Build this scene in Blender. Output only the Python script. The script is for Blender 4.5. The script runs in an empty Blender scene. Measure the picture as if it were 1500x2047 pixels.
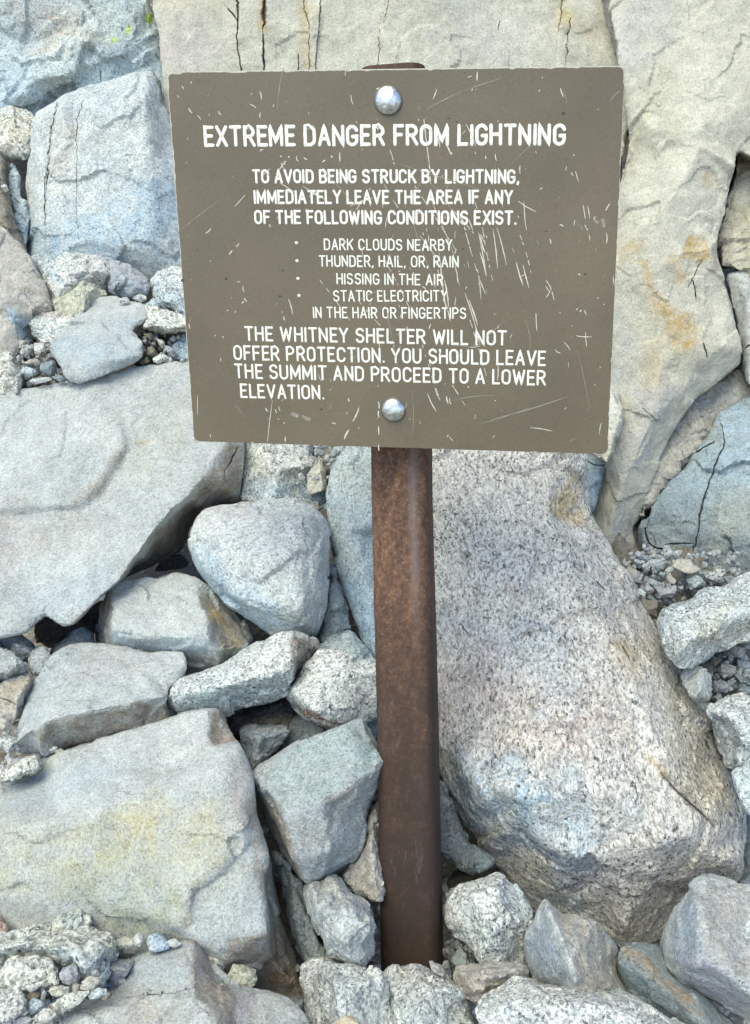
import bpy, bmesh, math, random
import numpy as np
from mathutils import Matrix, Vector, Euler
from mathutils.geometry import delaunay_2d_cdt
random.seed(7)
rng = np.random.default_rng(7)
sc = bpy.context.scene
COL = sc.collection

# ------------------------------------------------------------------ camera, sky, sun, exposure
F_PX, CX, CY = 1650.0, 750.0, 1023.5
PITCH = 13.0
CAM = Vector((0.0, 0.0, 1.0))
cam_data = bpy.data.cameras.new('camera')
cam = bpy.data.objects.new('camera', cam_data)
COL.objects.link(cam)
cam.location = CAM
cam.rotation_euler = (math.radians(90 - PITCH), 0, 0)
cam_data.sensor_fit = 'HORIZONTAL'
cam_data.sensor_width = 36.0
cam_data.lens = 36.0 * F_PX / 1500.0
cam_data.clip_start = 0.05
cam_data.clip_end = 2000
sc.camera = cam

SUN_EL, SUN_AZ = 55.0, 214.0       # degrees; azimuth clockwise from +Y: behind the viewer, to the left
world = bpy.data.worlds.new("World")
sc.world = world
world.use_nodes = True
wn = world.node_tree
for n in list(wn.nodes):
    wn.nodes.remove(n)
wo = wn.nodes.new('ShaderNodeOutputWorld')
wb = wn.nodes.new('ShaderNodeBackground')
sky = wn.nodes.new('ShaderNodeTexSky')
sky.sky_type = 'NISHITA'
sky.sun_disc = False
sky.sun_elevation = math.radians(SUN_EL)
sky.sun_rotation = math.radians(SUN_AZ)
sky.altitude = 3500
sky.air_density = 1.0
sky.dust_density = 1.5
sky.ozone_density = 1.0
wb.inputs['Strength'].default_value = 0.15
wn.links.new(sky.outputs['Color'], wb.inputs['Color'])
wn.links.new(wb.outputs['Background'], wo.inputs['Surface'])

sd = bpy.data.lights.new('sun', 'SUN')
sd.energy = 2.1
sd.angle = math.radians(50)
sd.color = (0.98, 0.93, 0.70)
sun = bpy.data.objects.new('sun', sd)
COL.objects.link(sun)
az, el = math.radians(SUN_AZ), math.radians(SUN_EL)
to_sun = Vector((math.sin(az) * math.cos(el), math.cos(az) * math.cos(el), math.sin(el)))
sun.rotation_euler = to_sun.to_track_quat('Z', 'Y').to_euler()
sun.location = (-2, -3, 6)

sc.view_settings.view_transform = 'Standard'
sc.view_settings.look = 'None'
sc.view_settings.gamma = 1.0
sc.view_settings.use_curve_mapping = False
sc.view_settings.exposure = 1.02

# ------------------------------------------------------------------ picture point + distance -> place
RC = np.array(Euler((math.radians(90 - PITCH), 0, 0)).to_matrix())
CAMN = np.array(CAM)

def place(x, y, d):
    x = np.asarray(x, float); y = np.asarray(y, float); d = np.asarray(d, float)
    c = np.stack([(x - CX) / F_PX * d, -(y - CY) / F_PX * d, -d * np.ones_like(x)], -1)
    return c @ RC.T + CAMN

def to_px(w):
    c = (w - CAMN) @ RC
    d = -c[:, 2]
    return CX + c[:, 0] / d * F_PX, CY - c[:, 1] / d * F_PX, d

def base_depth(y):
    return float(np.interp(y, [-400, 0, 500, 1000, 1500, 2047, 2300], [2.35, 2.2, 2.0, 1.68, 1.42, 1.17, 1.05]))

# ------------------------------------------------------------------ numpy noise
def _hash(ix, iy, iz, seed):
    h = (ix.astype(np.int64) * 374761393 + iy.astype(np.int64) * 668265263 + iz.astype(np.int64) * 2147483647 + seed * 1274126177) & 0xFFFFFFFF
    h = ((h ^ (h >> 13)) * 1274126177) & 0xFFFFFFFF
    h = ((h ^ (h >> 16)) * 2246822519) & 0xFFFFFFFF
    return h ^ (h >> 15)

def _rnd(ix, iy, iz, seed):
    return (_hash(ix, iy, iz, seed) & 0xFFFFFF) / float(0xFFFFFF)

def vnoise(p, seed=0):
    i = np.floor(p).astype(np.int64); f = p - i
    u = f * f * f * (f * (f * 6 - 15) + 10)
    r = 0
    for a in (0, 1):
        for b in (0, 1):
            for c in (0, 1):
                w = (u[:, 0] if a else 1 - u[:, 0]) * (u[:, 1] if b else 1 - u[:, 1]) * (u[:, 2] if c else 1 - u[:, 2])
                r = r + w * _rnd(i[:, 0] + a, i[:, 1] + b, i[:, 2] + c, seed)
    return r * 2 - 1

def fbm(p, oct=4, seed=0, gain=0.5):
    r = np.zeros(len(p)); a = 1.0; s = 1.0
    for k in range(oct):
        r += a * vnoise(p * s + 17.3 * k, seed + k)
        a *= gain; s *= 2.03
    return r

def facets(p, seed=0):
    """piecewise planar chips: every cell tilts its own way, with small steps where cells meet"""
    i = np.floor(p - .5).astype(np.int64)
    best = np.full(len(p), 1e9); val = np.zeros(len(p))
    for a in (0, 1):
        for b in (0, 1):
            for c in (0, 1):
                jx, jy, jz = i[:, 0] + a, i[:, 1] + b, i[:, 2] + c
                h = _hash(jx, jy, jz, seed)
                f = lambda k: ((h >> k) & 31) / 31.0
                dv = p - np.stack([jx + .15 + .7 * f(0), jy + .15 + .7 * f(4), jz + .15 + .7 * f(9)], -1)
                dd = (dv * dv).sum(1)
                v = (dv[:, 0] * (f(13) - .5) + dv[:, 1] * (f(17) - .5) + dv[:, 2] * (f(22) - .5)) * 1.6 + (f(26) - .5) * .5
                m = dd < best
                best[m] = dd[m]; val[m] = v[m]
    return val

# ------------------------------------------------------------------ helpers for 2D distance
def seg_dist(px, py, pts, closed=False):
    pts = [p[:2] for p in pts]
    n = len(pts)
    best = np.full(len(px), 1e9)
    for k in range(n if closed else n - 1):
        (x0, y0), (x1, y1) = pts[k], pts[(k + 1) % n]
        dx, dy = x1 - x0, y1 - y0
        L = dx * dx + dy * dy + 1e-9
        t = np.clip(((px - x0) * dx + (py - y0) * dy) / L, 0, 1)
        best = np.minimum(best, np.hypot(px - x0 - t * dx, py - y0 - t * dy))
    return best

def inside(px, py, pts):
    r = np.zeros(len(px), bool)
    n = len(pts)
    for k in range(n):
        x0, y0 = pts[k][:2]; x1, y1 = pts[(k + 1) % n][:2]
        if y0 == y1: continue
        c = ((y0 > py) != (y1 > py)) & (px < (x1 - x0) * (py - y0) / (y1 - y0) + x0)
        r ^= c
    return r

# ------------------------------------------------------------------ materials
def nn(nt, t, **kw):
    n = nt.nodes.new(t)
    for k, v in kw.items():
        setattr(n, k, v)
    return n

def ramp(nt, stops, interp='LINEAR'):
    r = nt.nodes.new('ShaderNodeValToRGB')
    r.color_ramp.interpolation = interp
    e = r.color_ramp.elements
    while len(e) > 1: e.remove(e[-1])
    e[0].position = stops[0][0]; e[0].color = stops[0][1]
    for p, c in stops[1:]:
        x = e.new(p); x.color = c
    return r

def g4(v): return (v, v, v, 1)

def mixc(nt, fac, a, b, mode='MIX'):
    m = nt.nodes.new('ShaderNodeMix'); m.data_type = 'RGBA'; m.blend_type = mode; m.clamp_factor = True
    for i, v in ((0, fac), (6, a), (7, b)):
        if isinstance(v, (int, float)): m.inputs[i].default_value = v
        elif isinstance(v, tuple): m.inputs[i].default_value = v if len(v) == 4 else (*v, 1)
        else: nt.links.new(v, m.inputs[i])
    return m.outputs[2]

def math_(nt, op, a, b=None, clamp=False):
    m = nt.nodes.new('ShaderNodeMath'); m.operation = op; m.use_clamp = clamp
    for i, v in ((0, a), (1, b)):
        if v is None: continue
        if isinstance(v, (int, float)): m.inputs[i].default_value = v
        else: nt.links.new(v, m.inputs[i])
    return m.outputs[0]

def granite(name, A, B, fleck=0.5, size=1.0, grain=0.5, dark=(0.075, 0.078, 0.082), stretch=1.6, rough=0.85, bump=0.5, white=0.35):
    m = bpy.data.materials.new(name); m.use_nodes = True
    nt = m.node_tree
    for n in list(nt.nodes): nt.nodes.remove(n)
    out = nn(nt, 'ShaderNodeOutputMaterial'); bs = nn(nt, 'ShaderNodeBsdfPrincipled')
    nt.links.new(bs.outputs[0], out.inputs[0])
    tc = nn(nt, 'ShaderNodeTexCoord'); oi = nn(nt, 'ShaderNodeObjectInfo')
    add = nn(nt, 'ShaderNodeVectorMath', operation='ADD')
    sc3 = nn(nt, 'ShaderNodeVectorMath', operation='SCALE'); sc3.inputs['Scale'].default_value = 37.0
    cmb = nn(nt, 'ShaderNodeCombineXYZ')
    for i in range(3): nt.links.new(oi.outputs['Random'], cmb.inputs[i])
    nt.links.new(cmb.outputs[0], sc3.inputs[0])
    nt.links.new(tc.outputs['Object'], add.inputs[0]); nt.links.new(sc3.outputs[0], add.inputs[1])
    P = add.outputs[0]
    # foliation: stretched coordinates turned by the stone's own amount
    mp = nn(nt, 'ShaderNodeMapping')
    nt.links.new(P, mp.inputs['Vector'])
    mp.inputs['Scale'].default_value = (1 / stretch, 1, 1)
    rv = nn(nt, 'ShaderNodeCombineXYZ')
    nt.links.new(math_(nt, 'MULTIPLY', oi.outputs['Random'], 5.0), rv.inputs[1])
    nt.links.new(math_(nt, 'MULTIPLY', oi.outputs['Random'], 1.1), rv.inputs[2])
    vr = nn(nt, 'ShaderNodeVectorRotate', rotation_type='EULER_XYZ')
    nt.links.new(P, vr.inputs['Vector']); nt.links.new(rv.outputs[0], vr.inputs['Rotation'])
    nt.links.new(vr.outputs[0], mp.inputs['Vector'])
    Q = mp.outputs[0]
    def noise(vec, s, det=2, rgh=0.5, dist=0.0):
        n = nn(nt, 'ShaderNodeTexNoise'); n.inputs['Scale'].default_value = s; n.inputs['Detail'].default_value = det
        n.inputs['Roughness'].default_value = rgh; n.inputs['Distortion'].default_value = dist
        nt.links.new(vec, n.inputs['Vector']); return n.outputs['Fac']
    # broad tones
    r1 = ramp(nt, [(0.36, g4(0)), (0.64, g4(1))]); nt.links.new(noise(P, 5.5, 5, .6, .4), r1.inputs[0])
    tone = mixc(nt, r1.outputs[0], tuple(A), tuple(B))
    # staining and shade tints painted on this stone
    at = nn(nt, 'ShaderNodeAttribute', attribute_name='stain_shade')
    nz = noise(P, 42, 8, .72)
    sa = math_(nt, 'MULTIPLY', at.outputs['Alpha'], math_(nt, 'ADD', math_(nt, 'MULTIPLY', nz, 3.6), -0.95), True)
    tone = mixc(nt, sa, tone, at.outputs['Color'])
    # mid mottling
    r2 = ramp(nt, [(0.3, g4(0.84)), (0.7, g4(1.12))]); nt.links.new(noise(P, 28, 4, .6), r2.inputs[0])
    tone = mixc(nt, 1.0, tone, r2.outputs[0], 'MULTIPLY')
    # crystal grains
    vo = nn(nt, 'ShaderNodeTexVoronoi'); vo.inputs['Scale'].default_value = 230 / size
    nt.links.new(Q, vo.inputs['Vector'])
    sp = nn(nt, 'ShaderNodeSeparateColor'); nt.links.new(vo.outputs['Color'], sp.inputs[0])
    r3 = ramp(nt, [(0.0, g4(1 - .50 * grain)), (0.35, g4(1.0)), (1.0, g4(1 + .42 * grain))])
    nt.links.new(sp.outputs[0], r3.inputs[0])
    tone = mixc(nt, 1.0, tone, r3.outputs[0], 'MULTIPLY')
    # pale feldspar
    r5 = ramp(nt, [(0.60, g4(0)), (0.70, g4(white))]); nt.links.new(noise(Q, 120 / size, 2), r5.inputs[0])
    tone = mixc(nt, r5.outputs[0], tone, (.66, .66, .64))
    # fine grey pepper between the crystals
    r6 = ramp(nt, [(0.50, g4(1)), (0.60, g4(1 - .42 * min(1, fleck + .15)))]); nt.links.new(noise(Q, 340 / size, 3, .65, .3), r6.inputs[0])
    tone = mixc(nt, 1.0, tone, r6.outputs[0], 'MULTIPLY')
    tone = mixc(nt, 1.0, tone, g4(1 + .13 * min(1, fleck + .15)), 'MULTIPLY')
    # dark mica flecks, thicker in some areas
    dens = noise(P, 9, 3, .6)
    thr = math_(nt, 'ADD', math_(nt, 'MULTIPLY', dens, 0.18), 0.045)
    fl = noise(Q, 185 / size, 4, .68, .5)
    v = math_(nt, 'ADD', fl, thr)
    lo = 0.835 - 0.13 * fleck
    r4 = ramp(nt, [(lo, g4(0)), (lo + .055, g4(1))]); nt.links.new(v, r4.inputs[0])
    fk = math_(nt, 'MULTIPLY', r4.outputs[0], min(1, .45 + fleck * .5))
    tone = mixc(nt, fk, tone, tuple(dark))
    nt.links.new(tone, bs.inputs['Base Color'])
    rr = ramp(nt, [(0, g4(rough - .2)), (1, g4(rough + .1))]); nt.links.new(sp.outputs[1], rr.inputs[0])
    nt.links.new(rr.outputs[0], bs.inputs['Roughness'])
    bs.inputs['Specular IOR Level'].default_value = 0.35
    b1 = nn(nt, 'ShaderNodeBump'); b1.inputs['Strength'].default_value = bump; b1.inputs['Distance'].default_value = 0.0042
    nt.links.new(noise(P, 95, 7, .72, .2), b1.inputs['Height'])
    b2 = nn(nt, 'ShaderNodeBump'); b2.inputs['Strength'].default_value = bump * .6; b2.inputs['Distance'].default_value = 0.0022
    nt.links.new(noise(Q, 330 / size, 3, .6), b2.inputs['Height']); nt.links.new(b1.outputs[0], b2.inputs['Normal'])
    nt.links.new(b2.outputs[0], bs.inputs['Normal'])
    return m

M = {
 'pale':   granite('pale_granite',   (.385,.405,.395), (.465,.48,.455), fleck=.42, size=.62, grain=.50, stretch=1.3, white=.35, bump=.8),
 'light':  granite('light_speckled_granite', (.43,.465,.46), (.53,.545,.51), fleck=.72, size=.85, grain=.6, stretch=1.2, white=.6, bump=.7),
 'cream':  granite('cream_granite',  (.46,.44,.355), (.55,.52,.425), fleck=.22, size=.75, grain=.40, stretch=1.1, white=.4, bump=.9),
 'tan':    granite('tan_granite',    (.40,.38,.335), (.48,.45,.39), fleck=.4, size=.75, grain=.5, white=.3, bump=.9),
 'salt':   granite('salt_and_pepper_granite', (.48,.51,.49), (.58,.585,.54), fleck=1.0, size=.92, grain=.85, stretch=1.1, white=.8, bump=.9),
 'coarse': granite('coarse_white_granite', (.50,.52,.47), (.60,.59,.51), fleck=.9, size=1.4, grain=.9, stretch=1.0, white=.85, bump=1.0),
 'pink':   granite('pinkish_granite', (.50,.48,.44), (.585,.55,.485), fleck=1.0, size=1.08, grain=.8, stretch=1.6, white=.75, bump=1.0),
 'blue':   granite('bluish_granite', (.38,.45,.47), (.49,.54,.53), fleck=.72, size=.85, grain=.65, stretch=1.3, white=.5, bump=.9),
 'grey':   granite('grey_granite',   (.35,.375,.375), (.45,.465,.44), fleck=.6, size=.70, grain=.55, stretch=1.4, white=.4, bump=.9),
 'slate':  granite('blue_grey_granite', (.20,.245,.26), (.29,.325,.325), fleck=.55, size=.8, grain=.5, stretch=1.3, white=.25, bump=.9),
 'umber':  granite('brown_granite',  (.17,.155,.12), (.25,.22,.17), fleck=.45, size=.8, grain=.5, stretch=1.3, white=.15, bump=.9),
 'teal':   granite('greenish_granite', (.30,.36,.34), (.38,.43,.41), fleck=.25, size=.7, grain=.4, stretch=1.8, white=.25, bump=.9),
 'mauve':  granite('mauve_granite',  (.35,.36,.37), (.43,.425,.42), fleck=.55, size=.8, grain=.55, white=.35, bump=.9),
 'olive':  granite('yellowish_granite', (.42,.425,.33), (.49,.48,.39), fleck=.65, size=1.0, grain=.65, white=.4, bump=.9),
}

# staining colours; BLUEC, BROWN, DARK also paint shade on sides and undersides
OCHRE=(.42,.28,.09); RUST=(.30,.14,.06); BROWN=(.27,.22,.165); PINKC=(.46,.37,.33); BLUEC=(.31,.42,.50)
YELL=(.46,.43,.27); WHITE=(.62,.62,.60); DARK=(.12,.115,.11); LICHEN=(.42,.62,.03); WARM=(.45,.40,.32); MOSS=(.10,.12,.05); GREYC=(.36,.37,.38); TEALC=(.24,.34,.34)

def tag(o, label=None, cat=None, group=None, kind=None):
    if label: o['label'] = label
    if cat: o['category'] = cat
    if group: o['group'] = group
    if kind: o['kind'] = kind
    return o

def mesh_obj(name, V, Fc, mat, parent=None, origin=None, smooth=True):
    V = np.asarray(V, float)
    if origin is None: origin = V.mean(0)
    me = bpy.data.meshes.new(name)
    me.from_pydata((V - origin).tolist(), [], Fc)
    if smooth: me.polygons.foreach_set('use_smooth', [True] * len(me.polygons))
    me.materials.append(mat)
    if 'granite' in mat.name or 'rubble' in mat.name:
        at = me.attributes.new('stain_shade', 'FLOAT_COLOR', 'POINT'); at.data.foreach_set('color', [.3, .3, .3, 0.0] * len(V))
    o = bpy.data.objects.new(name, me); COL.objects.link(o)
    o.location = origin
    if parent is not None:
        o.parent = parent
        o.location = Vector(origin) - Vector(parent.location)
    return o

TERR = [(2700, 1.02), (2300, 1.34), (1930, 1.50), (1500, 1.85), (1000, 2.3), (500, 2.65), (0, 2.95), (-500, 3.2)]
def terr_depth(y):
    t = sorted(TERR); return float(np.interp(y, [a for a, b in t], [b for a, b in t]))

def mesh_arrays(me):
    n = len(me.vertices)
    V = np.empty(n * 3); me.vertices.foreach_get('co', V); V = V.reshape(-1, 3)
    E = np.empty(len(me.edges) * 2, np.int64); me.edges.foreach_get('vertices', E)
    return V, E.reshape(-1, 2)

def vnormals(me):
    N = np.empty(len(me.vertices) * 3); me.vertices.foreach_get('normal', N); return N.reshape(-1, 3)

# ------------------------------------------------------------------ one stone
COUNT = [0]
def rock(name, label, mat, outline, o=0.0, ridges=(), gx=0.0, gy=-0.5, edge=2.0, dome=None, T=None, rnd=2, vox=None,
         cut=1.0, stains=(), cracks=(), cat='rock', group=None, kind=None, parent=None, d0=None, back=.72):
    COUNT[0] += 1; seed = COUNT[0] * 11
    xs = [p[0] for p in outline]; ys = [p[1] for p in outline]
    cx, cy = (min(xs) + max(xs)) / 2, (min(ys) + max(ys)) / 2
    D0 = (base_depth(cy) if d0 is None else d0) + o
    wpx, hpx = max(xs) - min(xs), max(ys) - min(ys)
    size = math.sqrt(wpx * hpx) / F_PX * D0
    mn = min(wpx, hpx) / F_PX * D0
    if T is None: T = 0.62 * mn
    out = [[p[0], p[1], (p[2] if len(p) > 2 else edge)] for p in outline]
    rd = []
    for r in ridges:
        rr = [list(p) for p in r]
        for e in (0, -1):
            x, y, z = rr[e]
            k = min(range(len(out)), key=lambda i: (out[i][0] - x) ** 2 + (out[i][1] - y) ** 2)
            if math.hypot(out[k][0] - x, out[k][1] - y) < 11:
                out[k][2] = z; rr[e] = [out[k][0], out[k][1], z]
            else:
                best = None
                for i in range(len(out)):
                    a, b = out[i], out[(i + 1) % len(out)]
                    dx, dy = b[0] - a[0], b[1] - a[1]; L = dx * dx + dy * dy + 1e-9
                    t = max(0, min(1, ((x - a[0]) * dx + (y - a[1]) * dy) / L))
                    qx, qy = a[0] + t * dx, a[1] + t * dy
                    dd = math.hypot(qx - x, qy - y)
                    if best is None or dd < best[0]: best = (dd, i, qx, qy)
                if best[0] < 15:
                    out.insert(best[1] + 1, [best[2], best[3], z]); rr[e] = [best[2], best[3], z]
        rd.append(rr)
    pts = [tuple(p) for p in out]
    n0 = len(pts)
    key = {(round(p[0], 2), round(p[1], 2)): i for i, p in enumerate(pts)}
    edges = []
    for r in rd:
        prev = None
        for p in r:
            k = (round(p[0], 2), round(p[1], 2))
            if k not in key:
                key[k] = len(pts); pts.append(tuple(p))
            i = key[k]
            if prev is not None and prev != i: edges.append((prev, i))
            prev = i
    if not ridges or dome:
        b = dome if dome is not None else 14 * mn
        for s, f in ((.80, .62), (.45, 1.0)):
            ring = []
            for i in range(0, n0):
                x = cx + (pts[i][0] - cx) * s; y = cy + (pts[i][1] - cy) * s
                ring.append((x, y, edge - b * f))
            if n0 > 10: ring = ring[::2]
            for q in ring:
                if inside(np.array([q[0]]), np.array([q[1]]), pts[:n0])[0]: pts.append(q)
    res = delaunay_2d_cdt([Vector((p[0], p[1])) for p in pts], edges, [list(range(n0))], 1, 0.01)
    vco, _, fc, ov, _, _ = res
    P = []
    for i, v in enumerate(vco):
        if ov[i]: z = pts[min(ov[i], key=lambda q: q if q >= 0 else 1e9)][2]
        else:
            w = [(1.0 / ((v.x - p[0]) ** 2 + (v.y - p[1]) ** 2 + 1), p[2]) for p in pts]
            z = sum(a * b for a, b in w) / sum(a for a, b in w)
        P.append((v.x, v.y, z))
    P = np.array(P)
    def dep(x, y, z): return D0 + gx * (x - cx) / 1000 + gy * (y - cy) / 1000 + z / 100
    front = place(P[:, 0], P[:, 1], dep(P[:, 0], P[:, 1], P[:, 2]))
    faces = [tuple(reversed(f)) for f in fc]
    # the true border of the triangulated front
    cnt = {}
    for f in fc:
        for q in range(len(f)):
            e = (f[q], f[(q + 1) % len(f)])
            if (e[1], e[0]) in cnt: del cnt[(e[1], e[0])]
            else: cnt[e] = 1
    nxt = {a_: b_ for a_, b_ in cnt}
    start = max(nxt); ring = [start]
    while nxt[ring[-1]] != start and len(ring) <= len(nxt): ring.append(nxt[ring[-1]])
    if len(ring) != len(nxt): print('BORDER?', name, label, len(ring), len(nxt))
    V = [tuple(v) for v in front]
    last = ring
    mx, my = np.mean([P[j, 0] for j in ring]), np.mean([P[j, 1] for j in ring])
    for s, tt in ((.97, .45), (back, 1.0)):
        new = []
        for j in ring:
            x, y, z = P[j]
            x = mx + (x - mx) * s; y = my + (y - my) * s
            new.append(len(V)); V.append(tuple(place(x, y, dep(x, y, z) + T * tt)))
        for a in range(len(ring)):
            b = (a + 1) % len(ring)
            faces.append((last[a], last[b], new[b], new[a]))
        last = new
    c = len(V); zc = np.mean([P[j, 2] for j in ring]); V.append(tuple(place(mx, my, dep(mx, my, zc) + T * 1.05)))
    for a in range(len(ring)):
        b = (a + 1) % len(ring); faces.append((last[a], last[b], c))
    me = bpy.data.meshes.new('tmp'); me.from_pydata(V, [], faces)
    bm = bmesh.new(); bm.from_mesh(me)
    bmesh.ops.recalc_face_normals(bm, faces=bm.faces); bm.to_mesh(me); bm.free()
    tmp = bpy.data.objects.new('tmp', me); COL.objects.link(tmp)
    rm = tmp.modifiers.new('r', 'REMESH'); rm.mode = 'VOXEL'
    vs = max(vox * 1.12, .0047) if vox else min(0.0047, max(0.0014, size / 36))
    rm.voxel_size = vs
    dg = bpy.context.evaluated_depsgraph_get()
    m2 = bpy.data.meshes.new_from_object(tmp.evaluated_get(dg))
    bpy.data.objects.remove(tmp); bpy.data.meshes.remove(me)
    Vv, E = mesh_arrays(m2)
    n = len(Vv)
    def smooth(Vv, E, it, lam=.55):
        deg = np.bincount(E.ravel(), minlength=len(Vv)).astype(float)[:, None]
        for _ in range(it):
            acc = np.zeros_like(Vv)
            for k in range(3):
                acc[:, k] = np.bincount(E[:, 0], Vv[E[:, 1], k], len(Vv)) + np.bincount(E[:, 1], Vv[E[:, 0], k], len(Vv))
            Vv = Vv + lam * (acc / np.maximum(deg, 1) - Vv)
        return Vv
    Vv = smooth(Vv, E, max(1, rnd - 1) if rnd < 5 else rnd)
    m2.vertices.foreach_set('co', Vv.ravel()); m2.update()
    N = vnormals(m2)
    Q = Vv + seed * 3.1
    s = min(size, .5)
    # where the stone is sharply convex its edge is chipped
    S1 = smooth(Vv, E, 4, .6)
    cv = np.clip(((Vv - S1) * N).sum(1) / (vs * .16), 0, 1)
    chip = cv * np.clip(facets(Q * (26 if s > .15 else 45), seed + 90) * 1.6 + .35, 0, 1.3) * min(.0055, s * .03) * min(cut * 1.6, 1.4)
    rough = (-chip + fbm(Q * (2.2 / s), 3, seed) * 0.011 * s
             + facets(Q * (3.6 / s) + .25 * np.stack([fbm(Q * 9, 2, seed + 5)] * 3, -1), seed) * 0.062 * s * cut
             + facets(Q * (11.0 / s) + .3 * np.stack([fbm(Q * 30, 2, seed + 6)] * 3, -1), seed + 40) * (0.017 if s > .3 else .012) * s * cut
             + facets(Q * 42, seed + 70) * (0.0044 if s > .3 else .0028) * min(cut, 1.3)
             + fbm(Q * 45, 3, seed + 9) * 0.0011)
    Vv = Vv + N * rough[:, None]
    Vv = smooth(Vv, E, 1, .2)
    m2.vertices.foreach_set('co', Vv.ravel()); m2.update()
    if cracks:
        for ps in range(2):
            x, y, d = to_px(Vv)
            near = np.zeros(len(Vv), bool)
            for (w, dcm, line) in cracks: near |= seg_dist(x, y, line) < w * .9 + (5 if ps == 0 else 1.5)
            near &= ((CAMN - Vv) * vnormals(m2)).sum(1) > 0
            selE = np.flatnonzero(near[E[:, 0]] & near[E[:, 1]])
            bm = bmesh.new(); bm.from_mesh(m2); bm.edges.ensure_lookup_table()
            bmesh.ops.subdivide_edges(bm, edges=[bm.edges[int(k)] for k in selE], cuts=1, use_grid_fill=True)
            bm.to_mesh(m2); bm.free(); m2.update()
            Vv, E = mesh_arrays(m2)
        x, y, d = to_px(Vv)
        facing = ((CAMN - Vv) * vnormals(m2)).sum(1) > 0
        ray = (Vv - CAMN); ray /= np.linalg.norm(ray, axis=1)[:, None]
        wb_ = vnoise(Vv * 60, seed) * 2.2 + vnoise(Vv * 160, seed + 1) * 1.0
        wv = 1 + .7 * vnoise(Vv * 30, seed + 3) + .3 * vnoise(Vv * 110, seed + 4)
        for (w, dcm, line) in cracks:
            dist = seg_dist(x + wb_, y + wb_ * .5, line)
            L = [p[:2] for p in line]
            t0 = np.hypot(x - L[0][0], y - L[0][1]); t1 = np.hypot(x - L[-1][0], y - L[-1][1])
            tot = sum(math.hypot(L[i + 1][0] - L[i][0], L[i + 1][1] - L[i][1]) for i in range(len(L) - 1))
            wid = w * .85 * np.clip(np.minimum(t0, t1) / (tot * .3) + .2, .2, 1) * wv
            k = np.clip(1.2 - dist / np.maximum(wid * .5, .3), 0, 1)
            Vv = Vv + ray * (k * facing * dcm / 100)[:, None]
            if tot > 90:      # one lip of a long joint stands proud of the other
                ly = np.array([q[1] for q in L]); lx = np.array([q[0] for q in L]); od = np.argsort(ly)
                sg = np.sign(x + wb_ - np.interp(y, ly[od], lx[od]))
                fade = np.clip(np.minimum(t0, t1) / (tot * .3), 0, 1)
                stp = .0055 * (1 if int(L[0][0]) % 2 else -1) * sg * np.exp(-dist / 38) * fade * facing
                Vv = Vv + ray * stp[:, None]
        m2.vertices.foreach_set('co', Vv.ravel()); m2.update()
    if len(Vv) > 6000:      # thin out the far side of large stones
        Nn = vnormals(m2); ray = CAMN - Vv; ray /= np.linalg.norm(ray, axis=1)[:, None]
        bk = (ray * Nn).sum(1) < -.12
        tmp = bpy.data.objects.new('tmp', m2); COL.objects.link(tmp)
        vg = tmp.vertex_groups.new(name='far'); vg.add(np.flatnonzero(bk).tolist(), 1.0, 'REPLACE')
        dm = tmp.modifiers.new('d', 'DECIMATE'); dm.ratio = max(.25, 1 - .9 * float(bk.mean())); dm.vertex_group = 'far'; dm.vertex_group_factor = 1.0
        dg = bpy.context.evaluated_depsgraph_get()
        m3 = bpy.data.meshes.new_from_object(tmp.evaluated_get(dg))
        bpy.data.objects.remove(tmp); bpy.data.meshes.remove(m2); m2 = m3
        Vv, E = mesh_arrays(m2)
    # staining and painted shade tints
    att = m2.attributes.new('stain_shade', 'FLOAT_COLOR', 'POINT')
    C = np.zeros((len(Vv), 4)); C[:, :3] = .4
    if stains:
        x, y, d = to_px(Vv)
        wob = fbm(Vv * 22, 3, seed + 21)
        for st in stains:
            col, al, soft, line = st[:4]
            closed = len(st) > 4
            if closed:
                ds = seg_dist(x, y, line, True); ins = inside(x, y, line)
                sdv = np.where(ins, ds, -ds) + wob * soft * .8
                a = np.clip(sdv / max(soft, 1) + .5, 0, 1)
            else:
                ds = seg_dist(x, y, line) + wob * soft * .6
                a = np.clip(1.25 - ds / soft, 0, 1)
            a = a * al
            na = a + C[:, 3] * (1 - a)
            C[:, :3] = np.where(na[:, None] > 1e-4, (np.array(col) * a[:, None] + C[:, :3] * (C[:, 3] * (1 - a))[:, None]) / np.maximum(na, 1e-4)[:, None], C[:, :3])
            C[:, 3] = na
    att.data.foreach_set('color', C.ravel())
    org = place(mx, my, dep(mx, my, zc) + T * .4)
    m2.vertices.foreach_set('co', (Vv - org).ravel())
    m2.polygons.foreach_set('use_smooth', [True] * len(m2.polygons))
    m2.update()
    m2.set_sharp_from_angle(angle=math.radians(19))
    m2.name = name
    m2.materials.clear(); m2.materials.append(M[mat])
    ob = bpy.data.objects.new(name, m2); COL.objects.link(ob)
    ob.location = org
    if parent is not None:
        ob.parent = parent; ob.location = Vector(org) - parent.location
        if kind: ob['kind'] = kind
    else:
        tag(ob, label, cat, group, kind)
    return ob

def chip_mesh(r, n=12, pw=.66):
    """an angular broken stone: convex hull of a few points near a sphere, unit size"""
    bm = bmesh.new()
    for k in range(n):
        z = 1 - 2 * (k + .5) / n; t = k * 2.39996 + r.uniform(-.5, .5); q = math.sqrt(max(0, 1 - z * z))
        m = r.uniform(pw, 1.12)
        bm.verts.new((math.cos(t) * q * m, math.sin(t) * q * m, z * m))
    h = bmesh.ops.convex_hull(bm, input=bm.verts)
    bmesh.ops.delete(bm, geom=list({g for g in h['geom_interior'] + h['geom_unused'] if isinstance(g, bmesh.types.BMVert)}), context='VERTS')
    return bm

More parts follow.
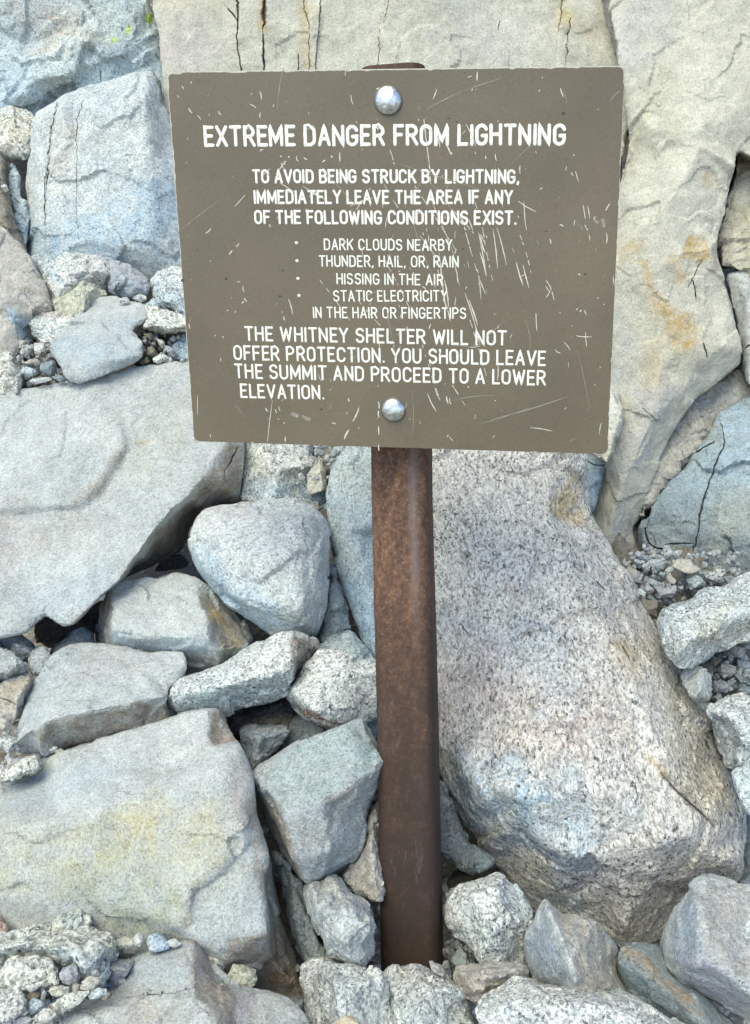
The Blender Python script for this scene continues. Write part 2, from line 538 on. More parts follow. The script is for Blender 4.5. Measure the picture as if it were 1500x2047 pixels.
def peb(label, mat, x, y, rx, ry=None, rot=0, o=0.0, name='pebble', d0=None, gy=-.3, cut=1.5, rnd=2, stains=(), vox=None):
    """a small angular stone"""
    COUNT[0] += 1; seed = COUNT[0] * 11
    ry = ry or rx * .75
    r = random.Random(int(x * 7 + y * 13))
    big = max(rx, ry) > 18
    bm = chip_mesh(r, 12 if rnd < 4 else 20, .66 if rnd < 4 else .84)
    d = (base_depth(y) if d0 is None else d0) + o
    mx = d / F_PX
    cr, sr = math.cos(math.radians(rot)), math.sin(math.radians(rot))
    rz = min(rx, ry) * .95
    zc = rz * mx * .8
    V0 = []
    for v in bm.verts:
        a, b, c = v.co.x * rx, v.co.y * ry, v.co.z * rz
        v.co = Vector((a * cr - b * sr, a * sr + b * cr, c)) * mx
    bmesh.ops.bevel(bm, geom=list(bm.edges), offset=min(rx, ry) * mx * .035, segments=1, affect='EDGES', profile=.6)
    bmesh.ops.triangulate(bm, faces=bm.faces)
    ln = min(rx, ry) * mx * (.10 if big else .16)
    for _ in range(6):
        ee = [e for e in bm.edges if e.calc_length() > ln * 1.6]
        if not ee: break
        bmesh.ops.subdivide_edges(bm, edges=ee, cuts=1)
        bmesh.ops.triangulate(bm, faces=[f for f in bm.faces if len(f.verts) > 3])
    bmesh.ops.recalc_face_normals(bm, faces=bm.faces)
    m2 = bpy.data.meshes.new(name); bm.to_mesh(m2); bm.free()
    V, E = mesh_arrays(m2)
    # picture axes -> world, centre a little behind the face
    c = place(x, y, d)
    W = np.stack([V[:, 0], -V[:, 1], V[:, 2]], -1) @ RC.T
    Nn = vnormals(m2); NW_ = np.stack([Nn[:, 0], -Nn[:, 1], Nn[:, 2]], -1) @ RC.T
    s = max(rx, ry) * mx
    Q = W + c + seed * 1.7
    W = W + NW_ * (facets(Q * (1.3 / s), seed) * .10 * s * min(cut, 1.6) / 1.5 + fbm(Q * (3 / s), 3, seed) * .028 * s)[:, None]
    m2.vertices.foreach_set('co', W.ravel()); 
    m2.flip_normals()
    m2.update()
    att = m2.attributes.new('stain_shade', 'FLOAT_COLOR', 'POINT')
    C = np.zeros((len(W), 4)); C[:, :3] = .4
    for st in stains:
        px, py, _ = to_px(W + c)
        a = np.clip(1.25 - (seg_dist(px, py, st[3]) + fbm((W + c) * 22, 2, seed) * st[2] * .5) / st[2], 0, 1) * st[1]
        C[:, :3] = np.where(a[:, None] > .01, np.array(st[0]), C[:, :3]); C[:, 3] = np.maximum(C[:, 3], a)
    att.data.foreach_set('color', C.ravel())
    m2.polygons.foreach_set('use_smooth', [True] * len(m2.polygons))
    m2.set_sharp_from_angle(angle=math.radians(22))
    m2.materials.append(M[mat])
    ob = bpy.data.objects.new(name, m2); COL.objects.link(ob); ob.location = c
    tag(ob, label, 'pebble' if name == 'pebble' else 'rock')
    return ob
# ================================================================== THE SETTING: slope and cliff
def slope():
    yz = []
    for py, d in TERR:
        w = place(CX, py, d); yz.append((w[1], w[2]))
    yz = [(-900, -330), (-300, -130), (-60, -24), (-12, -4.2), (-3, -1.45), (-.6, -.62), (.15, -.42)] + yz + [(yz[-1][0] + 1.2, yz[-1][1] + 2.2), (9, 9), (40, 34), (160, 120), (600, 420)]
    ya = []
    for i in range(len(yz) - 1):
        k = 1
        L = math.hypot(yz[i + 1][0] - yz[i][0], yz[i + 1][1] - yz[i][1])
        k = max(2, min(60, int(L / .05)))
        for j in range(k): ya.append((yz[i][0] + (yz[i + 1][0] - yz[i][0]) * j / k, yz[i][1] + (yz[i + 1][1] - yz[i][1]) * j / k))
    ya.append(yz[-1])
    xs = [-900, -400, -150, -60, -25, -10, -5] + list(np.linspace(-3, 3, 121)) + [5, 10, 25, 60, 150, 400, 900]
    V = np.array([(x, y, z) for (y, z) in ya for x in xs])
    nx = len(xs)
    F = [(r * nx + c, r * nx + c + 1, (r + 1) * nx + c + 1, (r + 1) * nx + c) for r in range(len(ya) - 1) for c in range(nx - 1)]
    h = fbm(V * 3.1, 4, 3) * .035 + facets(V * 5, 4) * .04
    far = np.clip(np.hypot(V[:, 0], V[:, 1]) / 12 - .5, 0, 30)
    V[:, 2] += h + fbm(V * .22, 4, 8) * far * .6
    o = mesh_obj('slope', V, F, granite('rubble_ground', (.15,.135,.115), (.21,.19,.16), fleck=.5, size=1.6, grain=.6), origin=np.zeros(3))
    o['kind'] = 'structure'
slope()

def cliffpart(name, label, mat, outline, parent=None, **kw):
    return rock(name, label, mat, outline, kind='structure' if parent is None else None, parent=parent, cat=None, **kw)

# big cream cliff behind the sign: several slabs split by long upright joints
cliff = cliffpart('cliff_face', None, 'cream', [(300,-260),(700,-300),(1000,-300),(1195,-260),(1203,0),(1215,50),(1226,80),(1236,130),(1243,200),(1240,400),(1212,880),(900,885),(420,870),(360,620),(330,300),(322,120),(318,70),(305,20)],
    d0=2.16, gy=.02, gx=.02, edge=1.0, T=.22, rnd=2, vox=.0045, cut=.17, back=.95,
    ridges=[[(330,150,0),(430,100,-1.5),(600,80,-2),(900,90,-2.2),(1120,100,-1.2),(1234,130,0)],[(378,-250,-1),(378,20,-1.6),(384,140,-1.2)],[(800,-250,-3.5),(820,60,-2.2)]],
    cracks=[(4,2.5,[(474,-60),(475,10),(477,60),(475,85),(480,120),(485,170)]),(11,4,[(532,-60),(528,25),(527,60)]),(3.5,2.5,[(527,50),(527,85),(528,140),(527,160)]),(2.5,1.5,[(455,15),(466,28),(475,42)]),
            (2,1.2,[(612,-60),(609,10),(615,35),(620,60),(617,160)]),(1.8,1,[(641,-30),(638,45),(633,85),(630,160)]),(2.5,1.5,[(597,105),(597,160)]),
            (2,1.2,[(780,-40),(775,25),(760,60),(758,100),(755,130)]),(2,1.2,[(1126,-60),(1122,30),(1116,65)]),(2,1.2,[(1140,35),(1136,80),(1131,140)]),(1.8,.8,[(998,38),(997,65)]),(3,1.2,[(1249,38),(1240,52)])],
    stains=[(OCHRE,.55,10,[(527,-60),(523,20),(526,55)]),(OCHRE,.38,20,[(603,-60),(612,20),(606,60),(614,140)]),(YELL,.6,30,[(1125,-40),(1132,40)]),((.50,.42,.42),.5,60,[(360,40),(370,120)]),
            (YELL,.4,40,[(330,10),(440,-10)]),(GREYC,.35,14,[(862,60),(868,130)]),(OCHRE,.3,30,[(1120,30),(1180,60)]),(GREYC,.28,60,[(920,40),(1010,100)])])

big = cliffpart('cliff_slab', 'cream slab right of the sign', 'cream',
    [(1212,-200,6),(1400,-230,0),(1700,-200,0),(1720,100,0),(1640,380,1),(1475,300,-1),(1466,360,-1),(1456,420,-1),(1440,470,0),(1437,500,0),(1445,540,0),(1462,600,-1),(1474,650,-1),(1484,700,0),(1478,728,1),(1440,762,1),(1400,792,1),(1368,830,1),(1345,870,1),(1322,925,2),(1300,985,2),(1282,1035,3),(1266,1058,3),(1272,1085,3),(1281,1110,4),(1272,1140,5),(1230,1150,6),(1180,1090,6),(1178,1030,6),(1200,960,6),(1220,905,4),(1150,860,8),(1180,500,8),(1228,420,6),(1247,330,5),(1262,270,3),(1254,215,2),(1243,140,2),(1232,80,2),(1219,30,3)],
    parent=cliff, d0=2.02, gx=-.05, gy=-.06, T=.25, rnd=2, vox=.0042, cut=.27, back=.92,
    ridges=[[(1262,270,3),(1300,255,-2),(1370,275,-4),(1400,290,-5)],[(1400,290,-5),(1340,300,-1.5),(1318,322,-1.5),(1300,375,-1),(1262,425,0),(1235,480,3)],[(1400,290,-5),(1360,370,-5),(1330,420,-5),(1290,440,-4.5),(1262,500,-4),(1240,540,-1)],
            [(1400,290,-5),(1466,330,-4)],[(1380,760,-4),(1372,830,-2),(1364,870,0)],[(1445,560,-2.5),(1420,500,-5),(1370,500,-5.5)],[(1380,740,-4.5),(1450,690,-4),(1478,700,-1)],[(1290,560,-5),(1330,700,-6),(1300,850,-5),(1250,960,-3)],
            [(1230,900,-1),(1240,980,-2),(1215,1080,0)]],
    cracks=[(3,1.5,[(1385,560),(1393,600)]),(3,1.5,[(1405,685),(1416,715)]),(2,.8,[(1285,815),(1312,840)]),(2.5,1,[(1405,520),(1375,575)])],
    stains=[(OCHRE,.75,10,[(1378,468),(1397,470),(1412,500),(1420,515),(1400,520),(1365,512)],1),(OCHRE,.5,14,[(1285,525),(1305,580),(1330,620)]),(OCHRE,.55,28,[(1330,620),(1350,660),(1365,690)]),(OCHRE,.55,16,[(1350,520),(1362,555)]),
            (OCHRE,.5,22,[(1245,505),(1270,500)]),(OCHRE,.5,20,[(1365,640),(1390,680)]),(OCHRE,.35,26,[(1310,700),(1310,780)]),(BROWN,.5,20,[(1262,280),(1258,340)]),(RUST,.3,16,[(1430,500),(1436,530)]),
            (OCHRE,.5,12,[(1412,355),(1420,370)]),((.38,.38,.42),.5,50,[(1310,800),(1270,900)]),(GREYC,.5,40,[(1240,640),(1250,780)]),((.42,.41,.43),.4,60,[(1290,40),(1260,120)]),(YELL,.35,60,[(1320,160),(1300,260)]),(GREYC,.4,40,[(1300,1080),(1210,1060)])])
cliffpart('cliff_slab', None, 'cream', [(1475,290),(1600,300),(1640,560),(1560,600),(1495,540),(1436,535),(1440,480),(1452,420),(1462,360)], parent=cliff, d0=2.07, edge=1, dome=2, T=.2, vox=.005, stains=[(BROWN,.6,30,[(1440,540),(1470,430),(1500,520)]),(YELL,.5,40,[(1490,440),(1520,540)])])
cliffpart('cliff_slab', None, 'pale', [(1452,547,2),(1475,540,0),(1520,528,0),(1700,530,0),(1700,800,0),(1500,775,0),(1488,752,1),(1484,700,2),(1474,650,2),(1462,600,2)], parent=cliff, d0=2.03, gy=-.1, T=.3, vox=.0045, cut=.4,
    ridges=[[(1475,540,0),(1490,570,-2),(1500,690,-2),(1498,765,-1)],[(1500,690,-2),(1600,660,-3)]], cracks=[(3,1.5,[(1484,702),(1500,690),(1540,680)])], stains=[(PINKC,.3,30,[(1490,580),(1500,620)])])
cliffpart('cliff_slab', None, 'tan', [(1380,780),(1490,730),(1520,800),(1500,840),(1440,850),(1420,900),(1330,960),(1280,1040),(1290,950),(1340,860)], parent=cliff, d0=2.05, edge=1, dome=3, T=.2, vox=.005, gx=-.2, stains=[(GREYC,.5,30,[(1400,800),(1470,780)])])
dr = cliffpart('cliff_slab', 'blue-grey', 'slate', [(1432,822),(1500,790),(1700,780),(1720,1200),(1560,1190),(1450,1150),(1380,1128),(1330,1108),(1296,1100),(1288,1080),(1290,1050),(1300,1010),(1330,960),(1365,930),(1400,880),(1420,850)],
    parent=cliff, d0=1.95, gx=-.15, gy=-.35, edge=2, T=.25, rnd=3, vox=.0042, cut=.6, ridges=[[(1432,822,1),(1455,900,-3),(1420,980,-4),(1395,1060,-4),(1382,1125,1)],[(1455,900,-3),(1560,880,-4)],[(1420,980,-4),(1340,1010,-2),(1298,1040,1)],[(1395,1060,-4),(1500,1085,-4),(1620,1100,-4)]],
    cracks=[(3,2,[(1440,845),(1450,885),(1440,905),(1425,945),(1405,1010),(1395,1070),(1380,1125)]),(3,2,[(1370,915),(1400,900),(1430,882)]),(3.5,2,[(1288,1050),(1296,1085),(1312,1096),(1340,1098)]),(2.5,1.2,[(1330,1088),(1385,1086)])],
    stains=[(BLUEC,.6,60,[(1480,840),(1470,940)]),(YELL,.25,50,[(1470,1010),(1440,1080)]),(BLUEC,.4,50,[(1330,990),(1390,940)])])
cliffpart('cliff_slab', None, 'slate', [(1150,902),(1218,915),(1215,930),(1198,985),(1178,1030),(1120,1020)], parent=cliff, d0=2.0, edge=1, dome=2, T=.2, vox=.004, stains=[(BLUEC,.5,30,[(1180,930),(1180,980)])], cracks=[(3,1.5,[(1168,918),(1190,930),(1214,930)])])
cliffpart('cliff_slab', None, 'cream', [(1190,790),(1222,778),(1238,790),(1246,818),(1244,848),(1230,885),(1216,928),(1180,900)], parent=cliff, d0=1.93, edge=1.5, T=.12, vox=.003, ridges=[[(1222,778,0),(1243,830,-1.5),(1228,870,-2.5),(1212,925,-1)]], stains=[(WHITE,.4,20,[(1225,800),(1225,850)])])
cliffpart('cliff_slab', None, 'umber', [(1238,1063,0),(1258,1088,0),(1277,1108,0),(1265,1128,0),(1248,1134,1),(1230,1128,1),(1220,1095,1)], parent=cliff, d0=1.80, edge=1, dome=1, T=.08, vox=.003)
cliffpart('cliff_slab', None, 'cream', [(1243,190),(1256,205),(1261,240),(1252,275),(1240,330),(1215,330),(1215,190)], parent=cliff, d0=2.13, edge=1, dome=1, T=.15, vox=.004)

# upper left wall
left = cliffpart('cliff_face', None, 'blue', [(-260,-260),(100,-280),(290,-240),(296,0),(306,22),(312,50),(321,75),(323,120),(330,160),(330,260),(200,260),(60,280),(-100,300),(-280,260)],
    d0=2.24, gx=.06, gy=-.12, edge=2, T=.28, rnd=3, vox=.0048, cut=.8, back=.95,
    ridges=[[(-270,60,0),(-100,10,-3),(60,90,-2),(118,118,-7),(130,150,-8),(150,172,-3),(175,230,0)],[(118,118,-7),(70,160,-9),(20,205,-8),(-100,260,-6)],[(60,90,-2),(200,30,-4),(296,5,-2)],[(130,165,1),(200,120,-3),(260,85,-4),(318,60,-1)],[(200,120,-3),(205,170,0)],[(-20,40,-5),(40,-200,-8)]],
    cracks=[(2,1,[(201,140),(202,170)])],
    stains=[(LICHEN,1.0,7,[(296,33),(299,38)]),(LICHEN,1.0,7,[(258,54),(255,66)]),(LICHEN,1.0,6,[(228,80),(231,77)]),(WARM,.5,60,[(20,20),(150,60)]),(BLUEC,.35,60,[(180,150),(280,130)]),(BLUEC,.3,50,[(20,150),(60,200)]),(YELL,.22,60,[(220,40),(120,90)]),(PINKC,.3,50,[(90,60),(80,10)])])

# ================================================================== STONES, from the cliff foot down to the post
blockB = rock('boulder', 'large pale block with two upright grooves leaning behind the left edge of the sign', 'light',
    [(70,232,4),(88,218,3),(112,208,2),(122,196,2),(150,182,1),(193,174,1),(220,163,1),(255,153,1),(292,140,1),(312,146,2),(320,165,3),(330,200,5),(345,260,5),(430,420,6),(430,600,6),(300,610,4),(120,600,4),(50,560,4),(50,500,3),(51,420,2),(50,370,2),(58,300,2),(64,250,3)],
    o=-.02, gy=-.12, d0=2.08, edge=2, T=.22, rnd=4, vox=.0042, cut=.35,
    ridges=[[(72,238,2),(85,250,-1.5),(80,330,-3),(70,450,-4),(60,560,-2)],[(122,200,0),(125,230,-4.5),(110,340,-5),(95,450,-5.5)],[(193,178,-1),(180,235,-5.5),(165,340,-6.5),(160,480,-7)],[(150,186,-1),(150,240,-2.5),(153,300,-5)],[(295,145,-1),(290,190,-6),(300,340,-7),(300,500,-7)]],
    cracks=[(7,1.1,[(116,205),(108,240),(101,285),(98,340),(90,420)]),(2.2,.8,[(166,200),(155,240),(154,300),(153,400),(158,480)]),(3,1,[(92,330),(90,400),(90,450)])],
    stains=[(BLUEC,.65,95,[(200,480),(330,440)]),(BLUEC,.45,50,[(80,460),(90,520)]),(DARK,.20,16,[(90,340),(150,300),(230,270),(310,220)]),(WARM,.4,30,[(120,260),(120,340)]),(MOSS,.7,9,[(322,165),(326,200)]),(MOSS,.5,8,[(315,145),(322,160)])])  # blue strokes paint the cool shade on the lower face
rock('rock', 'rounded speckled rock at the left edge over the dark hollow, left of the grooved block', 'coarse', [(-60,205),(0,214),(30,216),(60,224),(74,236),(72,260),(66,300),(52,318),(18,318),(0,310),(-60,320)], o=-.03, edge=4, T=.2, rnd=10, stains=[(OCHRE,.25,40,[(20,250),(60,260)]),(DARK,.3,20,[(0,305),(55,310)])])
rock('rock', 'thin upright rock sliver standing in the hollow left of the grooved block', 'blue', [(19,331),(26,326),(33,331),(37,350),(40,380),(42,398),(55,400),(56,470),(50,500),(38,470),(28,440),(21,410),(16,370)], d0=2.03, edge=1.5, T=.1, rnd=3, stains=[(BLUEC,.5,30,[(40,440),(45,480)])])
rock('rock', 'dark narrow slab at the left edge behind the big brown plate', 'umber', [(-60,280),(4,303),(10,330),(16,380),(26,425),(38,455),(52,500),(48,530),(-60,520)], d0=2.0, edge=2, T=.15, ridges=[[(4,303,1),(6,400,-3),(30,520,-3)]], cut=.8)
peb('tiny round pebble wedged at the left edge above the brown plate','coarse',10,375,8,9,o=-.06,name='pebble')
rock('rock', 'brownish tilted plate at the left edge with a bluish broken lower side', 'tan',
    [(-70,430,0),(0,451,0),(15,458,0),(32,474,0),(46,492,0),(60,512,0),(72,533,0),(84,556,0),(95,583,1),(106,618,2),(108,628,3),(75,660,5),(68,690,6),(40,720,5),(0,760,4),(-70,780,4)],
    o=-.07, gy=-.5, gx=.15, T=.16, rnd=2, cut=.6, ridges=[[(-70,560,-3),(0,600,-3.5),(25,640,-3),(45,690,0),(50,715,3)],[(25,640,-3),(60,630,0),(100,622,1)],[(-20,480,-2),(60,560,-2),(92,600,-1)]],
    stains=[(BLUEC,.7,16,[(20,620),(40,650),(60,690)]),(BROWN,.4,8,[(5,555),(40,575),(85,590)])])
rock('rock', 'speckled greyish rock right below the grooved block, left of the mauve one', 'salt', [(62,512),(85,514),(108,524),(122,508),(148,502),(170,506),(195,510),(214,528),(222,548),(222,575),(200,585),(150,600),(110,620),(96,590)], o=-.055, edge=4, T=.14, rnd=4,
    ridges=[[(62,512,3),(110,545,-2),(125,575,-2)],[(122,510,2),(140,530,-4),(195,540,-4),(218,550,-1)]], stains=[(BLUEC,.4,20,[(80,530),(120,560)]),(PINKC,.35,25,[(180,530),(205,560)])])
rock('rock', 'mauve grey rock left of the sign edge, beneath the grooved block', 'mauve', [(190,506),(215,512),(240,524),(262,530),(285,548),(300,560),(304,574),(296,590),(262,600),(240,596),(215,580),(205,540)], o=-.05, edge=3, T=.12, rnd=3, ridges=[[(195,510,2),(240,545,-3),(275,575,-3),(290,590,1)],[(240,545,-3),(220,575,0)]], stains=[(BLUEC,.4,30,[(230,560),(270,580)])])
rock('rock', 'yellowish speckled rock peeking over the pale heart-shaped slab', 'olive', [(104,608),(115,598),(130,580),(143,562),(160,552),(178,562),(200,575),(216,586),(190,610),(165,632),(140,636),(112,630)], o=-.075, edge=3, T=.1, rnd=4, ridges=[[(160,553,1),(172,585,-3.5),(165,625,0)]])
rock('rock', 'bluish speckled rock touching the left sign edge, above the flat dark-bottomed rock', 'salt', [(303,570),(306,552),(322,540),(345,535),(375,536),(400,560),(400,640),(368,636),(345,620),(318,606),(304,592)], o=-.07, edge=4, T=.12, rnd=5, stains=[(BLUEC,.55,40,[(330,600),(370,610)])])
for i,(x,y,rx,ry,c,t) in enumerate([(280,596,16,9,'salt','small speckled stone above the flat rock at the sign edge'),(312,606,20,9,'blue','small bluish stone squeezed over the flat rock at the sign edge'),(248,601,14,8,'salt','small stone just over the top of the heart-shaped slab')]):
    peb(t, c, x, y, rx, ry, o=-.07, name='pebble')
rock('rock', 'speckled oval rock with a pinkish cap, left of the heart-shaped slab', 'salt', [(56,636),(66,626),(80,622),(110,624),(145,628),(165,640),(150,660),(125,690),(105,700),(86,690),(72,676),(60,656)], o=-.07, edge=3, T=.12, rnd=7, stains=[(PINKC,.6,10,[(75,625),(140,629)]),(TEALC,.25,25,[(90,650),(110,670)])])
rock('rock_slab', 'pale bluish heart-shaped slab lying on the rubble just left of the sign', 'pale',
    [(205,592,1),(240,589,1),(270,598,0),(290,606,0),(298,620,0),(297,635,0),(285,648,0),(272,655,0),(268,664,0),(276,674,0),(287,684,0),(290,698,0),(284,712,0),(270,722,1),(240,735,1),(210,750,1),(158,766,2),(142,760,2),(125,742,2),(108,718,2),(97,698,2),(97,680,1),(112,668,1),(130,652,1),(150,628,1),(160,610,1),(180,598,1)],
    o=-.085, gy=-.95, T=.05, rnd=3, cut=.35, ridges=[[(97,684,0),(104,690,-1.3),(128,728,-1.3),(150,756,-.5)],[(150,650,-2),(200,640,-2.2),(260,640,-1.6),(280,615,-1)],[(128,728,-1.3),(200,725,-2),(262,712,-1.6),(280,690,-1.2)]],
    stains=[(BLUEC,.35,55,[(150,700),(250,690)]),(BROWN,.5,8,[(280,655),(268,662),(276,672)])])
rock('rock', 'flat speckled rock with a dark underside, between the heart-shaped slab and the sign', 'coarse', [(284,606,1),(300,605,0),(325,614,0),(348,624,0),(375,634,0),(400,640,0),(400,664,2),(366,664,3),(330,668,3),(302,662,3),(284,656,2),(292,636,1)], o=-.085, gy=-1.2, T=.07, rnd=3, ridges=[[(284,648,-1),(310,650,-2),(345,655,-2),(390,650,-2)]], stains=[(BROWN,.55,7,[(290,658),(330,664),(370,658)])])
for (x,y,rx,ry,rot,c,t) in [(300,672,13,9,20,'umber','small dark brown stone in the gap under the flat speckled rock'),(322,685,16,8,50,'pink','small pinkish stone in the gap below the flat speckled rock'),(340,700,16,11,30,'mauve','mauve chip in the gap touching the sign edge'),
        (303,704,13,12,60,'umber','brown broken chip between the heart-shaped slab and the smooth plate'),(318,718,22,9,-12,'salt','speckled chip lying on the top edge of the smooth plate'),(292,722,8,5,0,'umber','tiny chip at the right corner of the heart-shaped slab')]:
    peb(t, c, x, y, rx, ry, rot, o=-.06, cut=2)
rock('rock', 'blue rounded rock partly hidden behind the left edge of the sign, under the flat rock', 'blue', [(343,690),(355,676),(375,660),(410,680),(410,725),(372,722),(350,718),(341,705)], o=-.07, edge=3, T=.1, rnd=6, stains=[(BLUEC,.7,30,[(360,690),(370,710)])])
# rubble pocket at the left
rock('rock', 'rough speckled rock with a pointed top at the left edge, above the smooth plate', 'coarse', [(-50,720),(0,716),(8,706),(15,698),(24,704),(32,722),(44,742),(48,768),(30,790),(-50,795)], o=-.09, edge=2, T=.12, rnd=3, cut=1.6, ridges=[[(15,698,0),(18,730,-3),(25,780,0)]], stains=[(PINKC,.3,30,[(20,740),(10,780)])])
for (x,y,rx,ry,rot,c,t) in [(52,702,17,13,-30,'salt','grey speckled stone, upper one of the rubble between the rough rock and the heart-shaped slab'),(80,698,18,16,40,'pink','brownish stone leaning on the left rim of the heart-shaped slab'),(64,724,20,8,-12,'tan','flat little stone in the rubble left of the heart-shaped slab'),
        (60,744,22,12,10,'blue','pale blue stone in the rubble left of the heart-shaped slab'),(96,734,20,19,30,'slate','blue-grey stone against the lower left rim of the heart-shaped slab'),(80,760,26,8,-8,'salt','speckled chips at the top edge of the smooth plate'),
        (118,756,18,8,10,'slate','dark bluish stone at the lower tip of the heart-shaped slab'),(38,716,8,8,0,'pale','tiny pale pebble beside the rough pointed rock'),(138,764,10,5,0,'slate','tiny dark chip in front of the heart-shaped slab')]:
    peb(t, c, x, y, rx, ry, rot, o=-.085, cut=2)

# large smooth plate
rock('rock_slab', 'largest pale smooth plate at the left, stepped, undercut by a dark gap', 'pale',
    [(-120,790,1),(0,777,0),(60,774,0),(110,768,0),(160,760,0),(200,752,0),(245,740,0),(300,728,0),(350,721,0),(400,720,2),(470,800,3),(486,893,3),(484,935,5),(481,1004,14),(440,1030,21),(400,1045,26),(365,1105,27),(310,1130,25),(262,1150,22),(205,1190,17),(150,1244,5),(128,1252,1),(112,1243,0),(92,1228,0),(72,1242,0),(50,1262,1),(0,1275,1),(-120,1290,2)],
    d0=1.62, gy=-.62, gx=.05, T=.22, rnd=2, vox=.0042, cut=.17, back=.85,
    ridges=[[(448,800,0),(450,888,-2),(420,925,-2.5),(383,945,-3),(403,956,-3),(375,992,-3),(345,1018,-3),(315,1055,-3),(276,1108,-3),(240,1160,-2.5),(190,1202,-2),(140,1245,-1)],
            [(395,958,-2.5),(440,960,1),(482,935,5)],
            [(-100,872,0),(0,875,-1),(28,866,-1),(110,858,-1.5),(155,874,-1.5),(250,890,-2.5),(238,908,-2.8)],[(238,908,-2.8),(212,935,-2.8),(202,960,-3),(180,985,-3),(148,1008,-3),(0,1014,-3),(-110,1020,-3)],
            [(258,893,-.9),(248,915,-.8),(230,945,-1.0),(206,988,-1.2),(166,1018,-1.4),(0,1032,-1.2)],
            [(200,752,0),(192,775,-1.2),(172,818,-1.5),(130,858,-1.6)],[(-110,868,.5),(0,868,-.2),(28,858,-.2),(110,850,-.4)],[(278,745,-.4),(255,795,-.9),(230,815,-.9)],
            [(0,1200,-2),(40,1225,-1.5),(72,1240,0)]],
    cracks=[(2.2,1.2,[(478,895),(452,935),(448,960)])],
    stains=[(BROWN,.8,12,[(458,884),(486,890),(484,1010),(400,1050),(365,1110),(262,1150),(205,1190),(145,1250),(240,1163),(316,1058),(376,995),(405,958),(440,940)],1),(BROWN,.55,13,[(250,893),(235,915),(215,945),(200,975),(165,1000)]),  # first brown polygon paints the shaded underside darker
            (PINKC,.28,60,[(0,1110),(40,1060)]),(BROWN,.25,50,[(0,1060),(150,1050)]),(BLUEC,.22,60,[(100,1200),(200,1170)]),(YELL,.2,60,[(330,830),(300,900)]),(OCHRE,.3,8,[(275,886),(290,884)])])
rock('rock', 'dark brown rock in the gap below the tip of the smooth plate', 'umber', [(66,1262,2),(80,1235,1),(105,1228,2),(140,1236,3),(170,1225,4),(205,1200,5),(200,1260,4),(150,1275,3),(120,1292,2),(98,1296,2),(75,1280,2)], o=.09, T=.15, edge=3, stains=[(DARK,.5,40,[(120,1260),(180,1230)])])
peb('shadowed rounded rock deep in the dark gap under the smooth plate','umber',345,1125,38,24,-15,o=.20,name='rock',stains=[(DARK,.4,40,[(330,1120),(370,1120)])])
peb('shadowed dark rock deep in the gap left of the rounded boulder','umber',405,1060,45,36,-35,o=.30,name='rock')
rock('rock', 'bluish rounded rock half hidden above the brown-faced tablet', 'slate', [(98,1306),(112,1290),(130,1278),(150,1258),(168,1253),(182,1262),(190,1290),(170,1310),(120,1320)], o=.0, edge=3, T=.12, rnd=6)
# wedge left of rounded boulder
rock('rock', 'wedge-shaped pale rock with a yellow stained right face, below the dark gap', 'pale',
    [(219,1172,2),(245,1156,2),(292,1148,2),(305,1156,2),(330,1150,2),(352,1142,2),(382,1150,2),(402,1162,3),(440,1192,5),(480,1230,7),(503,1262,8),(497,1292,7),(455,1325,5),(430,1345,5),(380,1355,6),(300,1340,6),(226,1295,4),(192,1288,9),(198,1215,8)],
    o=-.02, gy=-.35, T=.2, rnd=2, cut=.5,
    ridges=[[(219,1172,1),(226,1210,-3),(226,1262,-4),(224,1290,0)],[(402,1164,1),(400,1200,-3),(418,1235,-5),(417,1268,-6),(430,1300,-4),(440,1330,0)],[(226,1262,-4),(300,1272,-6),(360,1278,-6.5),(417,1268,-6)],[(402,1164,1),(450,1240,1),(494,1290,3)]],
    stains=[(BROWN,.75,10,[(400,1180),(430,1195),(500,1265),(455,1320),(420,1272),(414,1240)],1),(OCHRE,.6,9,[(425,1228),(450,1250),(478,1285)]),(OCHRE,.5,7,[(420,1215),(440,1235)]),(BROWN,.6,8,[(195,1285),(200,1212),(219,1175),(226,1290)],1),(BLUEC,.45,18,[(235,1285),(310,1295),(400,1290)])])
rock('boulder', 'rounded grey speckled boulder in the middle, left of the post', 'light',
    [(377,1068),(384,1045),(396,1026),(412,1012),(445,1010),(482,1005),(520,1003),(550,1000),(588,995),(612,1000),(632,1012),(650,1032),(658,1058),(661,1085),(659,1130),(654,1180),(652,1215),(645,1245),(637,1268),(600,1280),(560,1278),(520,1252),(480,1228),(455,1212),(430,1188),(408,1165),(388,1135),(380,1100)],
    o=-.09, gy=-.28, T=.26, rnd=12, edge=6, cut=.45, vox=.004, ridges=[[(378,1090,5),(420,1140,-1),(460,1195,-3),(540,1212,-5),(600,1218,-5),(652,1200,2)],[(412,1012,4),(430,1040,-1),(420,1140,-1)],[(430,1040,-1),(520,1035,-3.5),(610,1035,-2),(640,1080,-1),(640,1180,-2),(600,1218,-5)],[(430,1120,-3),(520,1100,-6),(600,1110,-5.5)]],
    stains=[(PINKC,.35,22,[(395,1040),(415,1014),(480,1010)]),(BLUEC,.7,40,[(395,1120),(440,1185),(520,1240)]),((.42,.40,.42),.3,80,[(480,1060),(600,1060)])])  # BLUEC stroke paints the cool shade at the lower left
rock('rock', 'blocky black-flecked rock just under the lower edge of the sign, above the rounded boulder', 'salt', [(486,870),(560,860),(626,872),(626,905),(622,940),(640,965),(655,990),(650,1015),(620,1025),(520,1030),(486,1012),(480,975),(484,930)], o=.02, edge=4, T=.2, rnd=5,
    ridges=[[(484,940,3),(540,940,-4),(610,930,-2)],[(540,940,-4),(550,1025,0)]], stains=[(BLUEC,.6,30,[(500,985),(600,990)]),(BROWN,.35,22,[(500,930),(540,945)])])
